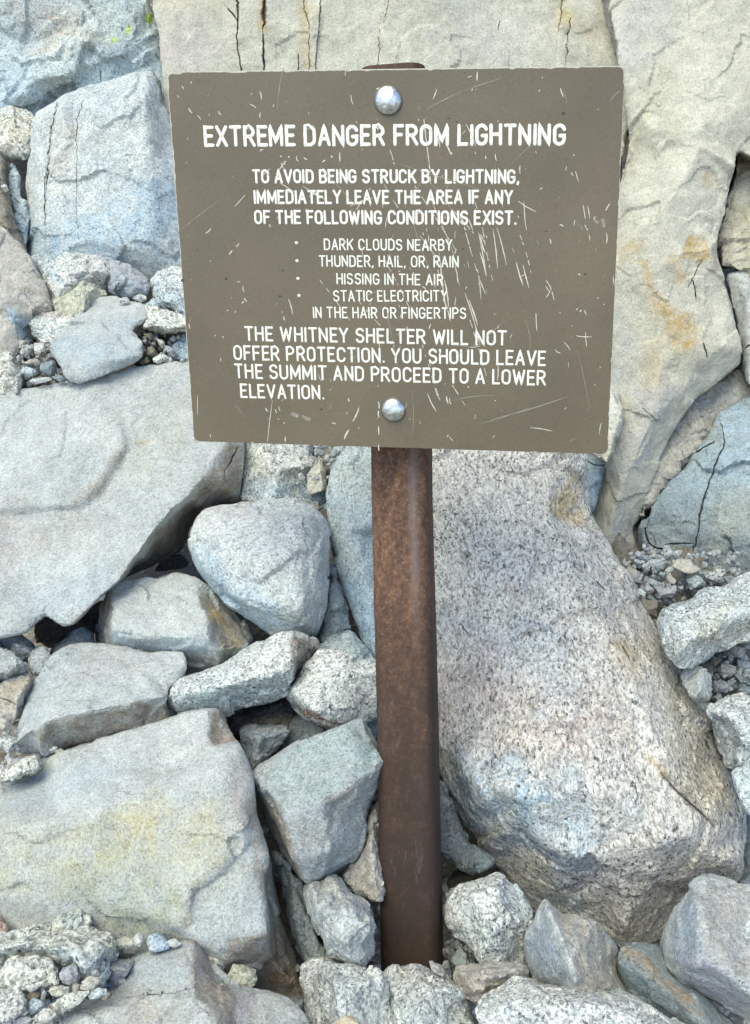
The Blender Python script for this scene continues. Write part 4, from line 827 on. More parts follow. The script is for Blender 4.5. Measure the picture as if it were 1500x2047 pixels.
for (x,y,rx,ry,rot,c,t,nm) in [(141,1950,22,21,20,'mauve','brownish speckled rock right of the coarse white lumpy rock','rock'),(152,1975,10,9,0,'tan','small tan pebble under the brownish speckled rock, bottom left','pebble'),(180,1968,22,15,-15,'tan','tan stone right of the brownish speckled rock, bottom left','rock'),
        (118,1982,26,11,5,'olive','yellowish flat stone below the brownish speckled rock, bottom left','rock'),(87,1994,6,17,3,'pale','thin upright pale sliver in the bottom left rubble','pebble'),(66,1990,16,12,0,'umber','dark brown stone under the coarse white lumpy rock','pebble'),(68,2012,20,14,-5,'blue','smooth light blue stone in the bottom left rubble','rock'),
        (140,2002,46,15,-22,'coarse','coarse bluish-white rock along the upper edge of the bottom left plate','rock'),(88,2034,30,15,-25,'coarse','coarse speckled rock at the very bottom left, beside the plate','rock'),(195,1986,24,9,-20,'blue','bluish flat stone behind the edge of the bottom left plate','rock'),(45,2045,22,14,-20,'mauve','mauve stone at the bottom edge, near the left corner','rock'),(10,2048,18,12,0,'coarse','small coarse stone at the bottom edge in the left corner','rock'),
        (248,1886,28,11,-8,'olive','yellow-grey lumpy stone between the long whitish rock and the small blue pebble','rock'),(276,1880,12,15,10,'coarse','small knobby stone left of the smooth blue pebble','pebble'),(348,1886,16,8,0,'pale','pale chip right of the smooth blue pebble','pebble'),
        (433,1918,22,24,-10,'coarse','coarse speckled stone in the notch between the bottom left plate and the huge block','rock'),(425,1900,14,13,0,'salt','small speckled stone above the coarse one in the notch of the plate','pebble'),(484,1952,34,26,8,'olive','round brownish speckled rock under the dark overhang of the huge block','rock'),(190,1945,10,8,0,'grey','tiny grey pebble under the long whitish rock','pebble'),(212,1990,12,10,0,'umber','tiny brown pebble behind the plate at the bottom left','pebble')]:
    D = {'rock': -.165, 'pebble': -.16}[nm]
    peb(t, c, x, y, rx, ry, rot, o=(-.12 if y < 1910 and x > 200 else D) if x < 400 else -.07, name=nm, cut=1.6, rnd=4)
rock('pebble', 'smooth light blue pebble resting against the yellowish face of the huge block', 'blue', [(292,1882),(296,1870),(308,1865),(322,1868),(335,1877),(344,1890),(340,1900),(312,1906),(298,1904)], o=-.13, edge=1, T=.04, rnd=6, cut=.4, stains=[((.30,.36,.46),.8,50,[(310,1880),(330,1890)])], cat='pebble')
rock('rock', 'purple-grey cube-like stone behind the pale plate at the bottom left', 'mauve', [(210,1938,1),(214,1925,1),(240,1918,1),(268,1918,1),(262,1940,1),(252,1965,2),(238,1976,2),(218,1972,2),(208,1960,2)], o=-.12, T=.07, rnd=2, ridges=[[(212,1938,-1),(235,1936,-1.5),(255,1936,-1)]], stains=[((.22,.21,.27),.7,8,[(213,1942),(252,1940),(245,1970),(215,1968)],1)])

rock('rock', 'dark speckled rock with light right side, lower left of the foot of the post', 'salt',
    [(605,1935,2),(615,1922,2),(640,1916,2),(665,1922,1),(690,1932,0),(725,1932,0),(748,1940,0),(765,1955,0),(778,1985,0),(786,2020,1),(800,2080,2),(700,2120,3),(625,2090,3),(612,2040,4),(610,1980,3)],
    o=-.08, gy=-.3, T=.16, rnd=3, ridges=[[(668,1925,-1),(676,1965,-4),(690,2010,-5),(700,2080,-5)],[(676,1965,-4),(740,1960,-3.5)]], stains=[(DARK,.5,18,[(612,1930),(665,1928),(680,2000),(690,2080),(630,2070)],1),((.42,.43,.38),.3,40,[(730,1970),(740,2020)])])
rock('rock', 'grey speckled rock at the bottom edge directly below the foot of the post', 'salt', [(765,1948),(785,1936),(808,1930),(830,1926),(842,1934),(862,1948),(885,1962),(912,1975),(930,1990),(934,2010),(942,2035),(960,2090),(800,2110),(786,2040),(777,1990)], o=-.10, edge=2.5, T=.16, rnd=4,
    ridges=[[(832,1928,0),(850,1965,-3),(920,1995,-3)],[(850,1965,-3),(840,2080,-3)]], stains=[(BROWN,.3,40,[(800,1950),(850,1980)]),(BLUEC,.3,30,[(830,2040),(880,2030)])])
for (x,y,rx,ry,rot,c,t,nm,oo) in [(876,1940,26,13,25,'mauve','small grey-mauve stone at the right side of the foot of the post','rock',-.05),(922,1918,24,26,10,'slate','dark bluish stone in the shade right of the foot of the post','rock',.03),(700,2050,34,20,10,'cream','warm orange-tinted stone peeking in at the bottom edge left of the post','rock',-.20)]:
    peb(t, c, x, y, rx, ry, rot, o=oo, name=nm, stains=[(OCHRE,.4,18,[(690,2040),(705,2047)])] if c=='cream' else ())
rock('rock', 'pinkish-beige rock lying right of the foot of the post, over the speckled bottom rocks', 'tan', [(908,1945),(925,1932),(955,1928),(985,1922),(1010,1920),(1040,1925),(1058,1935),(1062,1955),(1040,1972),(1000,1985),(975,2000),(952,2006),(925,1990),(912,1968)], o=-.09, edge=2.5, T=.1, rnd=4, ridges=[[(915,1950,0),(960,1955,-3),(1010,1948,-2.5),(1055,1945,0)]], stains=[(PINKC,.5,30,[(930,1960),(960,1975)]),((.36,.37,.40),.45,26,[(1000,1940),(1045,1945)])])
rock('rock', 'long white speckled rock along the bottom edge right of the middle', 'salt', [(950,2022),(955,2005),(975,1988),(1000,1972),(1030,1950),(1042,1960),(1080,1966),(1110,1970),(1145,1972),(1180,1972),(1215,1978),(1260,1990),(1300,2010),(1340,2030),(1400,2070),(1380,2140),(1000,2140),(958,2060)], o=-.16, gy=-.6, edge=2, T=.14, rnd=4, cut=.8,
    ridges=[[(955,2020,0),(1010,2010,-3),(1090,2000,-3.5),(1200,2005,-3.5),(1320,2050,-3)],[(1010,2010,-3),(1040,1965,-1)]], stains=[(WHITE,.45,40,[(1110,2030),(1260,2020)]),((.36,.40,.46),.4,26,[(1020,2020),(1060,2040)]),(GREYC,.5,14,[(1165,1978),(1190,1990)])])
rock('rock', 'greenish-white speckled rock between the foot of the post and the pointed two-tone wedge', 'salt', [(891,1800),(896,1782),(912,1770),(940,1768),(965,1762),(1002,1752),(1022,1765),(1050,1795),(1064,1820),(1062,1880),(1056,1935),(1020,1940),(960,1925),(948,1900),(930,1878),(900,1862),(889,1845)], o=-.06, edge=3, T=.16, rnd=4,
    ridges=[[(896,1800,1),(940,1790,-3),(990,1785,-4),(1020,1830,-3.5),(1050,1870,0)],[(990,1785,-4),(985,1860,-5.5),(960,1918,0)],[(1002,1753,1),(990,1785,-4)]], stains=[((.42,.48,.42),.55,28,[(960,1870),(975,1890)]),(BLUEC,.45,24,[(1020,1790),(1045,1840)]),(BLUEC,.35,30,[(1000,1890),(1030,1920)]),(OCHRE,.2,16,[(895,1820),(905,1850)])])
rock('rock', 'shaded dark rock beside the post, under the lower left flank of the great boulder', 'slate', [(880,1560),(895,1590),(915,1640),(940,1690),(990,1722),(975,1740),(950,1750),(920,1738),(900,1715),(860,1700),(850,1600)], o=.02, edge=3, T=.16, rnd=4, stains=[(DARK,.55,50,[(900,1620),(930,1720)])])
rock('rock', 'pointed two-tone wedge, bluish left face and warm brown right face, under the great boulder', 'grey',
    [(1048,1890,5),(1052,1865,4),(1065,1840,3),(1078,1815,2),(1090,1795,0),(1104,1812,1),(1128,1828,2),(1150,1828,2),(1172,1832,2),(1195,1842,3),(1215,1870,4),(1238,1900,5),(1236,1925,5),(1236,1950,5),(1254,1985,4),(1256,2000,4),(1200,2005,3),(1110,1990,4),(1062,1960,5),(1055,1925,5)],
    o=-.13, gy=-.1, T=.16, rnd=1, cut=.4, ridges=[[(1090,1795,-1),(1104,1832,-3.5),(1118,1870,-5),(1135,1905,-5.5),(1146,1940,-6),(1155,1985,-5)],[(1200,1850,1),(1190,1920,-1),(1225,1975,-1)]],
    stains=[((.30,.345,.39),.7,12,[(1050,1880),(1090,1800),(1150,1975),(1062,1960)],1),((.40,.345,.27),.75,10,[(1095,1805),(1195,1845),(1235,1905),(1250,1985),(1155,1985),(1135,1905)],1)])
rock('rock', 'long wedge with an orange-brown top streak, right of the two-tone wedge', 'slate', [(1234,1912,2),(1244,1895,2),(1250,1886,3),(1282,1884,3),(1312,1890,3),(1332,1905,4),(1345,1945,3),(1400,1990,3),(1480,2055,3),(1440,2120,3),(1360,2080,3),(1300,2020,3),(1255,1985,3),(1236,1955,3)], o=-.09, gy=-.3, T=.13, rnd=1, cut=.5,
    ridges=[[(1236,1908,0),(1262,1915,-2.5),(1300,1955,-3.5),(1360,2005,-4),(1430,2070,-4)],[(1246,1892,1),(1275,1905,-1),(1330,1948,-1),(1400,2000,-1)]],
    stains=[((.40,.29,.17),.8,10,[(1250,1900),(1285,1918),(1330,1962),(1375,1998)]),(BROWN,.7,8,[(1262,1912),(1300,1952),(1350,1995),(1400,2030)]),(BLUEC,.4,26,[(1260,1950),(1330,2010)])])
rock('boulder', 'big block in the lower right corner, blue left face and warm grey upper face', 'grey',
    [(1325,1890,4),(1335,1858,3),(1352,1822,2),(1372,1790,1),(1388,1770,1),(1402,1750,1),(1418,1744,1),(1450,1754,1),(1478,1766,1),(1500,1765,1),(1640,1790,2),(1650,2060,3),(1520,2080,4),(1480,2035,4),(1430,2005,4),(1385,1985,4),(1350,1955,4),(1328,1928,4)],
    o=-.13, gy=-.25, T=.2, rnd=2, cut=.5, ridges=[[(1392,1768,-1),(1390,1800,-4),(1396,1850,-6),(1412,1862,-6),(1405,1900,-6),(1380,1925,-5)],[(1405,1900,-6),(1430,1935,-6),(1470,1960,-6),(1500,1985,-5.5),(1560,2040,-3)]],
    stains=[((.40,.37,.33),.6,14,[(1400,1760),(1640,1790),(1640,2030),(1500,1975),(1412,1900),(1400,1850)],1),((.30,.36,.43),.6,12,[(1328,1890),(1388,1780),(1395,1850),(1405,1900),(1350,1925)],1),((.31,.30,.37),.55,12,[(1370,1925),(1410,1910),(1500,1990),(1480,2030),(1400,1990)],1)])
peb('small rounded light rock at the right edge on the lower right block','salt',1498,1858,16,30,5,o=-.25,name='rock',rnd=6,cut=.6)
# dark stones at the back of the deep gaps
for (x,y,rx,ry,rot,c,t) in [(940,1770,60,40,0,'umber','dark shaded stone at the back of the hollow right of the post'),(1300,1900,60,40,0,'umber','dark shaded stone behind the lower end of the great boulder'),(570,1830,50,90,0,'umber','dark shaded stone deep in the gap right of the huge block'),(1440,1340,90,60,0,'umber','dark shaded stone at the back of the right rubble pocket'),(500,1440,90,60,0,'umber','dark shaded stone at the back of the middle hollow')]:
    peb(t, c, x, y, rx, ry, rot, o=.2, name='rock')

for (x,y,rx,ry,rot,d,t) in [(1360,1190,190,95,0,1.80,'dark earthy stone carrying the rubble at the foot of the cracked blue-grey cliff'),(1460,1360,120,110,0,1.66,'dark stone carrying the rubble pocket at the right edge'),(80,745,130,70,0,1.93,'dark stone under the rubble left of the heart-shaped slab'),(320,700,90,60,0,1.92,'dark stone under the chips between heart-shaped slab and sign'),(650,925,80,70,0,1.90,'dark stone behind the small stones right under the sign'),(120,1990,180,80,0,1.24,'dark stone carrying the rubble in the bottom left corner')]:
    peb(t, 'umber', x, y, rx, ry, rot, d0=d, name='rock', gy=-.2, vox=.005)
# gravel filling the hollows, uncountable
def gravel():
    V = []; Fc = []
    var = []
    for q in range(24):
        b_ = chip_mesh(random.Random(q), 11, .7)
        bmesh.ops.bevel(b_, geom=list(b_.edges), offset=.07, segments=1, affect='EDGES'); bmesh.ops.triangulate(b_, faces=b_.faces)
        b_.verts.index_update()
        var.append((np.array([v.co[:] for v in b_.verts]), [[v.index for v in f.verts] for f in b_.faces])); b_.free()
    tot = 0
    def stone(w, s):
        nonlocal tot
        iv, fi = var[int(rng.integers(24))]
        q = iv * np.array([1, rng.uniform(.55, 1), rng.uniform(.45, .85)])
        a, b = rng.uniform(0, 6.28, 2)
        R = np.array(Euler((a, b, a * 2)).to_matrix())
        V.append(q @ R.T * s + w); Fc.extend([[i + tot for i in f] for f in fi]); tot += len(iv)
    for _ in range(900):
        x = rng.uniform(-80, 1580); y = rng.uniform(700, 2120)
        w = place(x, y, terr_depth(y) - rng.uniform(.0, .04))
        stone(w, rng.uniform(.006, .022))
    for (x0, x1, y0, y1, dd, n) in [(1245,1480,1105,1215,1.72,420),(30,150,690,772,1.83,220),(275,372,665,725,1.84,90),(600,700,885,960,1.70,50),(1400,1510,1290,1400,1.58,160),(0,260,1930,2060,1.12,320),(1285,1340,1095,1140,1.78,60),(560,760,1900,1960,1.28,60),(860,960,1880,1960,1.28,80),(0,110,1440,1560,1.42,80)]:
        for _ in range(n):
            x = rng.uniform(x0, x1); y = rng.uniform(y0, y1)
            stone(place(x, y, dd - (y - y0) * .0004 + rng.uniform(-.01, .04)), rng.uniform(.003, .011))
    o = mesh_obj('gravel', np.concatenate(V), Fc, M['grey'], origin=np.zeros(3), smooth=False)
    o['kind'] = 'stuff'; o['label'] = 'loose grey gravel filling the hollows between the rocks'
gravel()
# ================================================================== THE WARNING SIGN
S_T = np.array([-0.28400957, -0.59968928, 1.12377889])
S_U = np.array([0.60667942, 0.02372361, -0.0589684])
S_V = np.array([0.01117548, 0.4930428, 0.11980194])
def camv(v):  # picture axes (right, down, away) -> world direction
    return np.array([v[0], -v[1], -v[2]]) @ RC.T
TL = camv(S_T) + CAMN; UW = camv(S_U); VW = camv(S_V)
NW = np.cross(VW, UW); NW /= np.linalg.norm(NW)
if NW @ (CAMN - TL) < 0: NW = -NW
W_M, H_M = np.linalg.norm(UW), np.linalg.norm(VW)
Uh, Vh = UW / W_M, VW / H_M
Hm = np.stack([S_U, S_V, S_T], 1)
Hi = np.linalg.inv(Hm)
def uv(x, y):
    r = Hi @ np.array([(x - CX) / F_PX, (y - CY) / F_PX, 1.0])
    return r[0] / r[2] * W_M, r[1] / r[2] * H_M     # metres along the panel
def on_panel(a, b, h=0.0):
    a = np.asarray(a)[..., None]; b = np.asarray(b)[..., None]; h = np.asarray(h)[..., None] if np.ndim(h) else h
    return TL + Uh * a + Vh * b + NW * h
PXM = W_M / 880.0

def simple_mat(name, col, rough=.5, metal=0.0, bump=0.0, bscale=300, var=.12, vscale=20, spec=.5):
    m = bpy.data.materials.new(name); m.use_nodes = True; nt = m.node_tree; bs = nt.nodes['Principled BSDF']
    tc = nn(nt, 'ShaderNodeTexCoord')
    n1 = nn(nt, 'ShaderNodeTexNoise'); n1.inputs['Scale'].default_value = vscale; n1.inputs['Detail'].default_value = 5
    nt.links.new(tc.outputs['Object'], n1.inputs['Vector'])
    r = ramp(nt, [(.3, (*[c * (1 - var) for c in col], 1)), (.7, (*[min(1, c * (1 + var)) for c in col], 1))]); nt.links.new(n1.outputs['Fac'], r.inputs[0])
    nt.links.new(r.outputs[0], bs.inputs['Base Color'])
    bs.inputs['Roughness'].default_value = rough; bs.inputs['Metallic'].default_value = metal; bs.inputs['Specular IOR Level'].default_value = spec
    if bump:
        n2 = nn(nt, 'ShaderNodeTexNoise'); n2.inputs['Scale'].default_value = bscale; n2.inputs['Detail'].default_value = 4
        nt.links.new(tc.outputs['Object'], n2.inputs['Vector'])
        b = nn(nt, 'ShaderNodeBump'); b.inputs['Strength'].default_value = bump; b.inputs['Distance'].default_value = .001
        nt.links.new(n2.outputs['Fac'], b.inputs['Height']); nt.links.new(b.outputs[0], bs.inputs['Normal'])
    return m

def panel_mat():
    m = simple_mat('brown_sign_face', (.149,.118,.075), rough=.44, bump=.25, bscale=900, var=.13, vscale=6, spec=.45)
    nt = m.node_tree; bs = nt.nodes['Principled BSDF']
    src = bs.inputs['Base Color'].links[0].from_socket
    tc = nn(nt, 'ShaderNodeTexCoord')
    # fine faded specks and soft scuffs
    n = nn(nt, 'ShaderNodeTexNoise'); n.inputs['Scale'].default_value = 520; n.inputs['Detail'].default_value = 2; nt.links.new(tc.outputs['Object'], n.inputs['Vector'])
    r = ramp(nt, [(.35, g4(.90)), (.65, g4(1.12))]); nt.links.new(n.outputs['Fac'], r.inputs[0])
    c = mixc(nt, 1.0, src, r.outputs[0], 'MULTIPLY')
    n = nn(nt, 'ShaderNodeTexNoise'); n.inputs['Scale'].default_value = 38; n.inputs['Detail'].default_value = 8; n.inputs['Roughness'].default_value = .75; n.inputs['Distortion'].default_value = 1.5; nt.links.new(tc.outputs['Object'], n.inputs['Vector'])
    r = ramp(nt, [(.63, g4(0)), (.74, g4(.32))]); nt.links.new(n.outputs['Fac'], r.inputs[0])
    c = mixc(nt, r.outputs[0], c, (.26,.235,.19))
    nt.links.new(c, bs.inputs['Base Color'])
    r2 = ramp(nt, [(.3, g4(.36)), (.7, g4(.55))]); nt.links.new(n.outputs['Fac'], r2.inputs[0]); nt.links.new(r2.outputs[0], bs.inputs['Roughness'])
    return m

cream_core = simple_mat('worn_cream_core', (.52,.49,.40), rough=.7, var=.15, vscale=60)
letter_mat = simple_mat('cream_lettering', (.84,.81,.71), rough=.6, var=.08, vscale=120)
scratch_mat = simple_mat('cream_scratch', (.62,.58,.47), rough=.7, var=.12, vscale=90)
faint_mat = simple_mat('faint_scratch', (.27,.24,.19), rough=.6, var=.15, vscale=90)
dent_mat = simple_mat('dark_dent', (.06,.05,.04), rough=.6)

# one thing: the sign with its post
base_w = place(826, 1935, 1.235)
sign = bpy.data.objects.new('warning_sign', None); COL.objects.link(sign)
sign.location = base_w
sign.empty_display_size = .1
tag(sign, 'scratched brown warning panel with cream lettering bolted on a rusty steel post', 'sign')

# ---- panel
def rounded(inset, rad, n=10, per=260, rag=0.0, seed=1):
    w, h = W_M, H_M
    P = []
    cs = [(rad, rad, 180), (w - rad, rad, 270), (w - rad, h - rad, 0), (rad, h - rad, 90)]
    for k, (cx, cy, a0) in enumerate(cs):
        for i in range(n + 1):
            a = math.radians(a0 + 90 * i / n)
            P.append((cx + math.cos(a) * rad, cy + math.sin(a) * rad))
        nx, ny, a1 = cs[(k + 1) % 4]
        b = (nx + math.cos(math.radians(a1)) * rad, ny + math.sin(math.radians(a1)) * rad)
        a = P[-1]
        for i in range(1, per): P.append((a[0] + (b[0] - a[0]) * i / per, a[1] + (b[1] - a[1]) * i / per))
    P = np.array(P)
    nxt = np.roll(P, -1, 0) - np.roll(P, 1, 0); nxt /= np.linalg.norm(nxt, axis=1)[:, None]
    inw = np.stack([-nxt[:, 1], nxt[:, 0]], -1)
    c = np.array([w / 2, h / 2])
    s = np.sign(((c - P) * inw).sum(1))[:, None]; inw = inw * s
    q = np.stack([P[:, 0], P[:, 1], np.full(len(P), seed)], -1)
    e = np.full(len(P), inset, float)
    if rag:
        e = e + rag * (fbm(q * 260, 2, seed) * .5 + np.clip(vnoise(q * 120, seed + 5) - .45, 0, 1) * 4)
        e += np.where(P[:, 1] < .02, .0010, 0) + np.where(P[:, 0] < .02, .0006, 0) - np.where(P[:, 1] > h - .02, .0006, 0)
        e = np.maximum(e, .0001)
    return P + inw * e[:, None]
def plate(name, ring, h0, h1, mat, parent, bev=.0003):
    n = len(ring)
    c = np.array([W_M / 2, H_M / 2])
    d = c - ring; d /= np.linalg.norm(d, axis=1)[:, None]
    r2 = ring + d * bev
    V = np.concatenate([on_panel(ring[:, 0], ring[:, 1], h0), on_panel(ring[:, 0], ring[:, 1], h1 - bev), on_panel(r2[:, 0], r2[:, 1], h1)])
    F = [(i, (i + 1) % n, n + (i + 1) % n, n + i) for i in range(n)] + [(n + i, n + (i + 1) % n, 2 * n + (i + 1) % n, 2 * n + i) for i in range(n)]
    F += [tuple(range(2 * n, 3 * n)), tuple(reversed(range(n)))]
    o = mesh_obj(name, V, F, mat, parent, smooth=False)
    return o
RAD = .0085
panel_core = plate('sign_panel', rounded(0, RAD), -.0065, 0.0, cream_core, sign)
face = plate('painted_face', rounded(.0004, RAD, rag=.0006, seed=3), -.0001, .0004, panel_mat(), None)
def sub(o):   # make o a child of the panel
    o.parent = panel_core
    o.location = o.location - panel_core.matrix_world.translation if False else Vector(o.location) - (Vector(panel_core.location) + Vector(sign.location))
    return o
sub(face)

# ---- strokes: low rounded beads of filled-in paint
class Strokes:
    def __init__(s): s.V = []; s.F = []
    def add(s, pts, r, hgt=.00018, h0=.0004, taper=False):
        pts = np.array(pts, float)
        keep = [0] + [i for i in range(1, len(pts)) if np.hypot(*(pts[i] - pts[i - 1])) > 1e-6]
        pts = pts[keep]
        m = len(pts)
        if m < 2:
            pts = np.array([pts[0], pts[0] + (1e-5, 0)]); m = 2
        tan = np.gradient(pts, axis=0); tan /= (np.linalg.norm(tan, axis=1)[:, None] + 1e-12)
        nor = np.stack([-tan[:, 1], tan[:, 0]], -1)
        # rounded ends
        st = []
        rr = np.full(m, r, float) if np.ndim(r) == 0 else np.array(r)[keep]
        for a in (1.0, .75, .4): st.append((pts[0] - tan[0] * rr[0] * a, nor[0], rr[0] * math.sqrt(max(0, 1 - a * a)) + 1e-6))
        for i in range(m):
            # mitre
            k = 1.0
            if 0 < i < m - 1:
                a = pts[i] - pts[i - 1]; b = pts[i + 1] - pts[i]
                cs = (a @ b) / (np.linalg.norm(a) * np.linalg.norm(b) + 1e-12)
                k = min(1.8, 1 / math.sqrt(max(.2, (1 + cs) / 2)))
            st.append((pts[i], nor[i], rr[i] * k))
        for a in (.4, .75, 1.0): st.append((pts[-1] + tan[-1] * rr[-1] * a, nor[-1], rr[-1] * math.sqrt(max(0, 1 - a * a)) + 1e-6))
        prof = [(-1, -.3), (-.86, .62), (-.4, 1.0), (.4, 1.0), (.86, .62), (1, -.3)]
        base = sum(len(v) for v in s.V)
        rows = []
        for (c, n, w) in st:
            for (t, z) in prof:
                q = c + n * t * w
                rows.append((q[0], q[1], h0 + hgt * z * min(1, w / (max(rr) * .5 + 1e-9)) if z > 0 else h0 + z * .0002))
        s.V.append(np.array(rows))
        k = len(prof)
        for i in range(len(st) - 1):
            for j in range(k - 1):
                s.F.append((base + i * k + j, base + i * k + j + 1, base + (i + 1) * k + j + 1, base + (i + 1) * k + j))
    def build(s, name, mat):
        R = np.concatenate(s.V)
        V = on_panel(R[:, 0], R[:, 1], R[:, 2])
        return sub(mesh_obj(name, V, s.F, mat, None, smooth=True))

def arc(cx, cy, rx, ry, a0, a1, n=7):
    return [(cx + rx * math.cos(math.radians(a0 + (a1 - a0) * i / n)), cy + ry * math.sin(math.radians(a0 + (a1 - a0) * i / n))) for i in range(n + 1)]
# y up, cap height 6, routed-sign capitals
def G(ch):
    w = 3.0
    if ch == 'A': return 3.2, [[(0,0),(1.6,6),(3.2,0)], [(.55,1.9),(2.65,1.9)]]
    if ch == 'B': return w, [[(0,0),(0,6),(1.6,6)] + arc(1.6,4.6,1.25,1.4,90,-90,6) + [(0,3.2)], [(1.6,3.2)] + arc(1.6,1.6,1.4,1.6,90,-90,6) + [(0,0)]]
    if ch == 'C': return w, [arc(1.5,4.4,1.5,1.6,10,180,7) + arc(1.5,1.6,1.5,1.6,180,350,7)]
    if ch == 'D': return w, [[(0,0),(0,6),(1.3,6)] + arc(1.3,4.3,1.7,1.7,90,0,5) + arc(1.3,1.7,1.7,1.7,0,-90,5) + [(0,0)]]
    if ch == 'E': return 2.5, [[(2.5,6),(0,6),(0,0),(2.5,0)], [(0,3.1),(2.1,3.1)]]
    if ch == 'F': return 2.5, [[(2.5,6),(0,6),(0,0)], [(0,3.1),(2.1,3.1)]]
    if ch == 'G': return w, [arc(1.5,4.4,1.5,1.6,15,180,7) + arc(1.5,1.6,1.5,1.6,180,360,8) + [(3,2.7),(1.7,2.7)]]
    if ch == 'H': return w, [[(0,0),(0,6)], [(3,0),(3,6)], [(0,3.1),(3,3.1)]]
    if ch == 'I': return 0.01, [[(0,0),(0,6)]]
    if ch == 'K': return w, [[(0,0),(0,6)], [(3,6),(0,2.2)], [(1.1,3.5),(3,0)]]
    if ch == 'L': return 2.4, [[(0,6),(0,0),(2.4,0)]]
    if ch == 'M': return 3.7, [[(0,0),(0,6),(1.85,1.2),(3.7,6),(3.7,0)]]
    if ch == 'N': return w, [[(0,0),(0,6),(3,0),(3,6)]]
    if ch == 'O': return w, [arc(1.5,4.4,1.5,1.6,0,180,8) + arc(1.5,1.6,1.5,1.6,180,360,8) + [(3,4.4)]]
    if ch == 'P': return 2.9, [[(0,0),(0,6),(1.4,6)] + arc(1.4,4.45,1.5,1.55,90,-90,7) + [(0,2.9)]]
    if ch == 'R': return w, [[(0,0),(0,6),(1.4,6)] + arc(1.4,4.45,1.5,1.55,90,-90,7) + [(0,2.9)], [(1.5,2.9),(3,0)]]
    if ch == 'S': return 2.9, [arc(1.45,4.55,1.4,1.45,20,240,8) + [(1.45,3.1)] + arc(1.45,1.55,1.45,1.55,62,-160,9)]
    if ch == 'T': return 3.0, [[(0,6),(3,6)], [(1.5,6),(1.5,0)]]
    if ch == 'U': return w, [[(0,6)] + arc(1.5,1.6,1.5,1.6,180,360,8) + [(3,6)]]
    if ch == 'V': return 3.2, [[(0,6),(1.6,0),(3.2,6)]]
    if ch == 'W': return 4.4, [[(0,6),(1.1,0),(2.2,5.2),(3.3,0),(4.4,6)]]
    if ch == 'X': return 3.0, [[(0,0),(3,6)], [(0,6),(3,0)]]
    if ch == 'Y': return 3.1, [[(0,6),(1.55,2.9),(3.1,6)], [(1.55,2.9),(1.55,0)]]
    if ch == '.': return 0.2, [[(.1,.1),(.1,.16)]]
    if ch == ',': return 0.3, [[(.25,.2),(0,-.7)]]
    return 1.2, []
def line_of_text(txt, x0, y0, x1, y1, cap, r_px, name='lettering'):
    """from the left baseline point to the right baseline point, both read off the panel"""
    a = np.array(uv(x0, y0)); b = np.array(uv(x1, y1)); top = np.array(uv(x0, y0 - cap))
    ex = b - a; L = np.linalg.norm(ex); ex /= L
    H = np.linalg.norm(top - a)
    ey = np.array([ex[1], -ex[0]])
    gap = 1.6
    tot = 0; lay = []
    for ch in txt:
        if ch == ' ':
            tot += 2.2; continue
        w, st = G(ch); lay.append((tot, st)); tot += w + gap
    tot -= gap
    sx = (L - 2 * r_px * PXM) / tot; sy = (H - 2 * r_px * PXM) / 6
    S = Strokes()
    for off, st in lay:
        jx, jy = random.uniform(-.1, .1), random.uniform(-.07, .07)
        for pl in st:
            pts = [a + ex * (r_px * PXM + (off + x + jx + random.uniform(-.035, .035)) * sx) + ey * (r_px * PXM + (y + jy + random.uniform(-.03, .03)) * sy) for x, y in pl]
            # resample straight runs so that the mitre stays local
            out = []
            for i in range(len(pts) - 1):
                d = np.linalg.norm(pts[i + 1] - pts[i]); n = max(1, int(d / (r_px * PXM * 1.2)))
                for k in range(n): out.append(pts[i] + (pts[i + 1] - pts[i]) * k / n)
            out.append(pts[-1])
            rr = [r_px * PXM * random.uniform(.93, 1.08) for _ in out]
            S.add(out, rr)
    S.build(name, letter_mat)
line_of_text('EXTREME DANGER FROM LIGHTNING', 409, 293.5, 1131, 291, 43, 3.4)
line_of_text('TO AVOID BEING STRUCK BY LIGHTNING,', 505, 366.5, 1039, 367.5, 28.5, 2.35)
line_of_text('IMMEDIATELY LEAVE THE AREA IF ANY', 508, 408, 1026, 408.5, 28.5, 2.35)
line_of_text('OF THE FOLLOWING CONDITIONS EXIST.', 509, 448, 1034, 450, 28.5, 2.35)
line_of_text('DARK CLOUDS NEARBY', 648, 500, 905, 502, 23.5, 1.55)
line_of_text('THUNDER, HAIL, OR, RAIN', 638, 533.5, 918, 535, 23.5, 1.55)
line_of_text('HISSING IN THE AIR', 673, 568.5, 887, 571, 23, 1.55)
line_of_text('STATIC ELECTRICITY', 667, 603, 895, 603, 23, 1.55)
line_of_text('IN THE HAIR OR FINGERTIPS', 626, 636, 933, 638, 23, 1.55)
line_of_text('THE WHITNEY SHELTER WILL NOT', 490, 681.5, 1014, 691.5, 30, 2.25)
line_of_text('OFFER PROTECTION. YOU SHOULD LEAVE', 468, 720, 1092, 732, 30, 2.25)
line_of_text('THE SUMMIT AND PROCEED TO A LOWER', 470, 756.5, 1092, 771, 30, 2.25)
line_of_text('ELEVATION.', 481, 795.5, 649, 799, 29, 2.25)
for x, y in [(593,485),(594,521),(596,556.5),(598,590.5)]:
    S = Strokes(); S.add([uv(x - .5, y), uv(x + .5, y)], 2.9 * PXM); S.build('bullet_point', letter_mat)

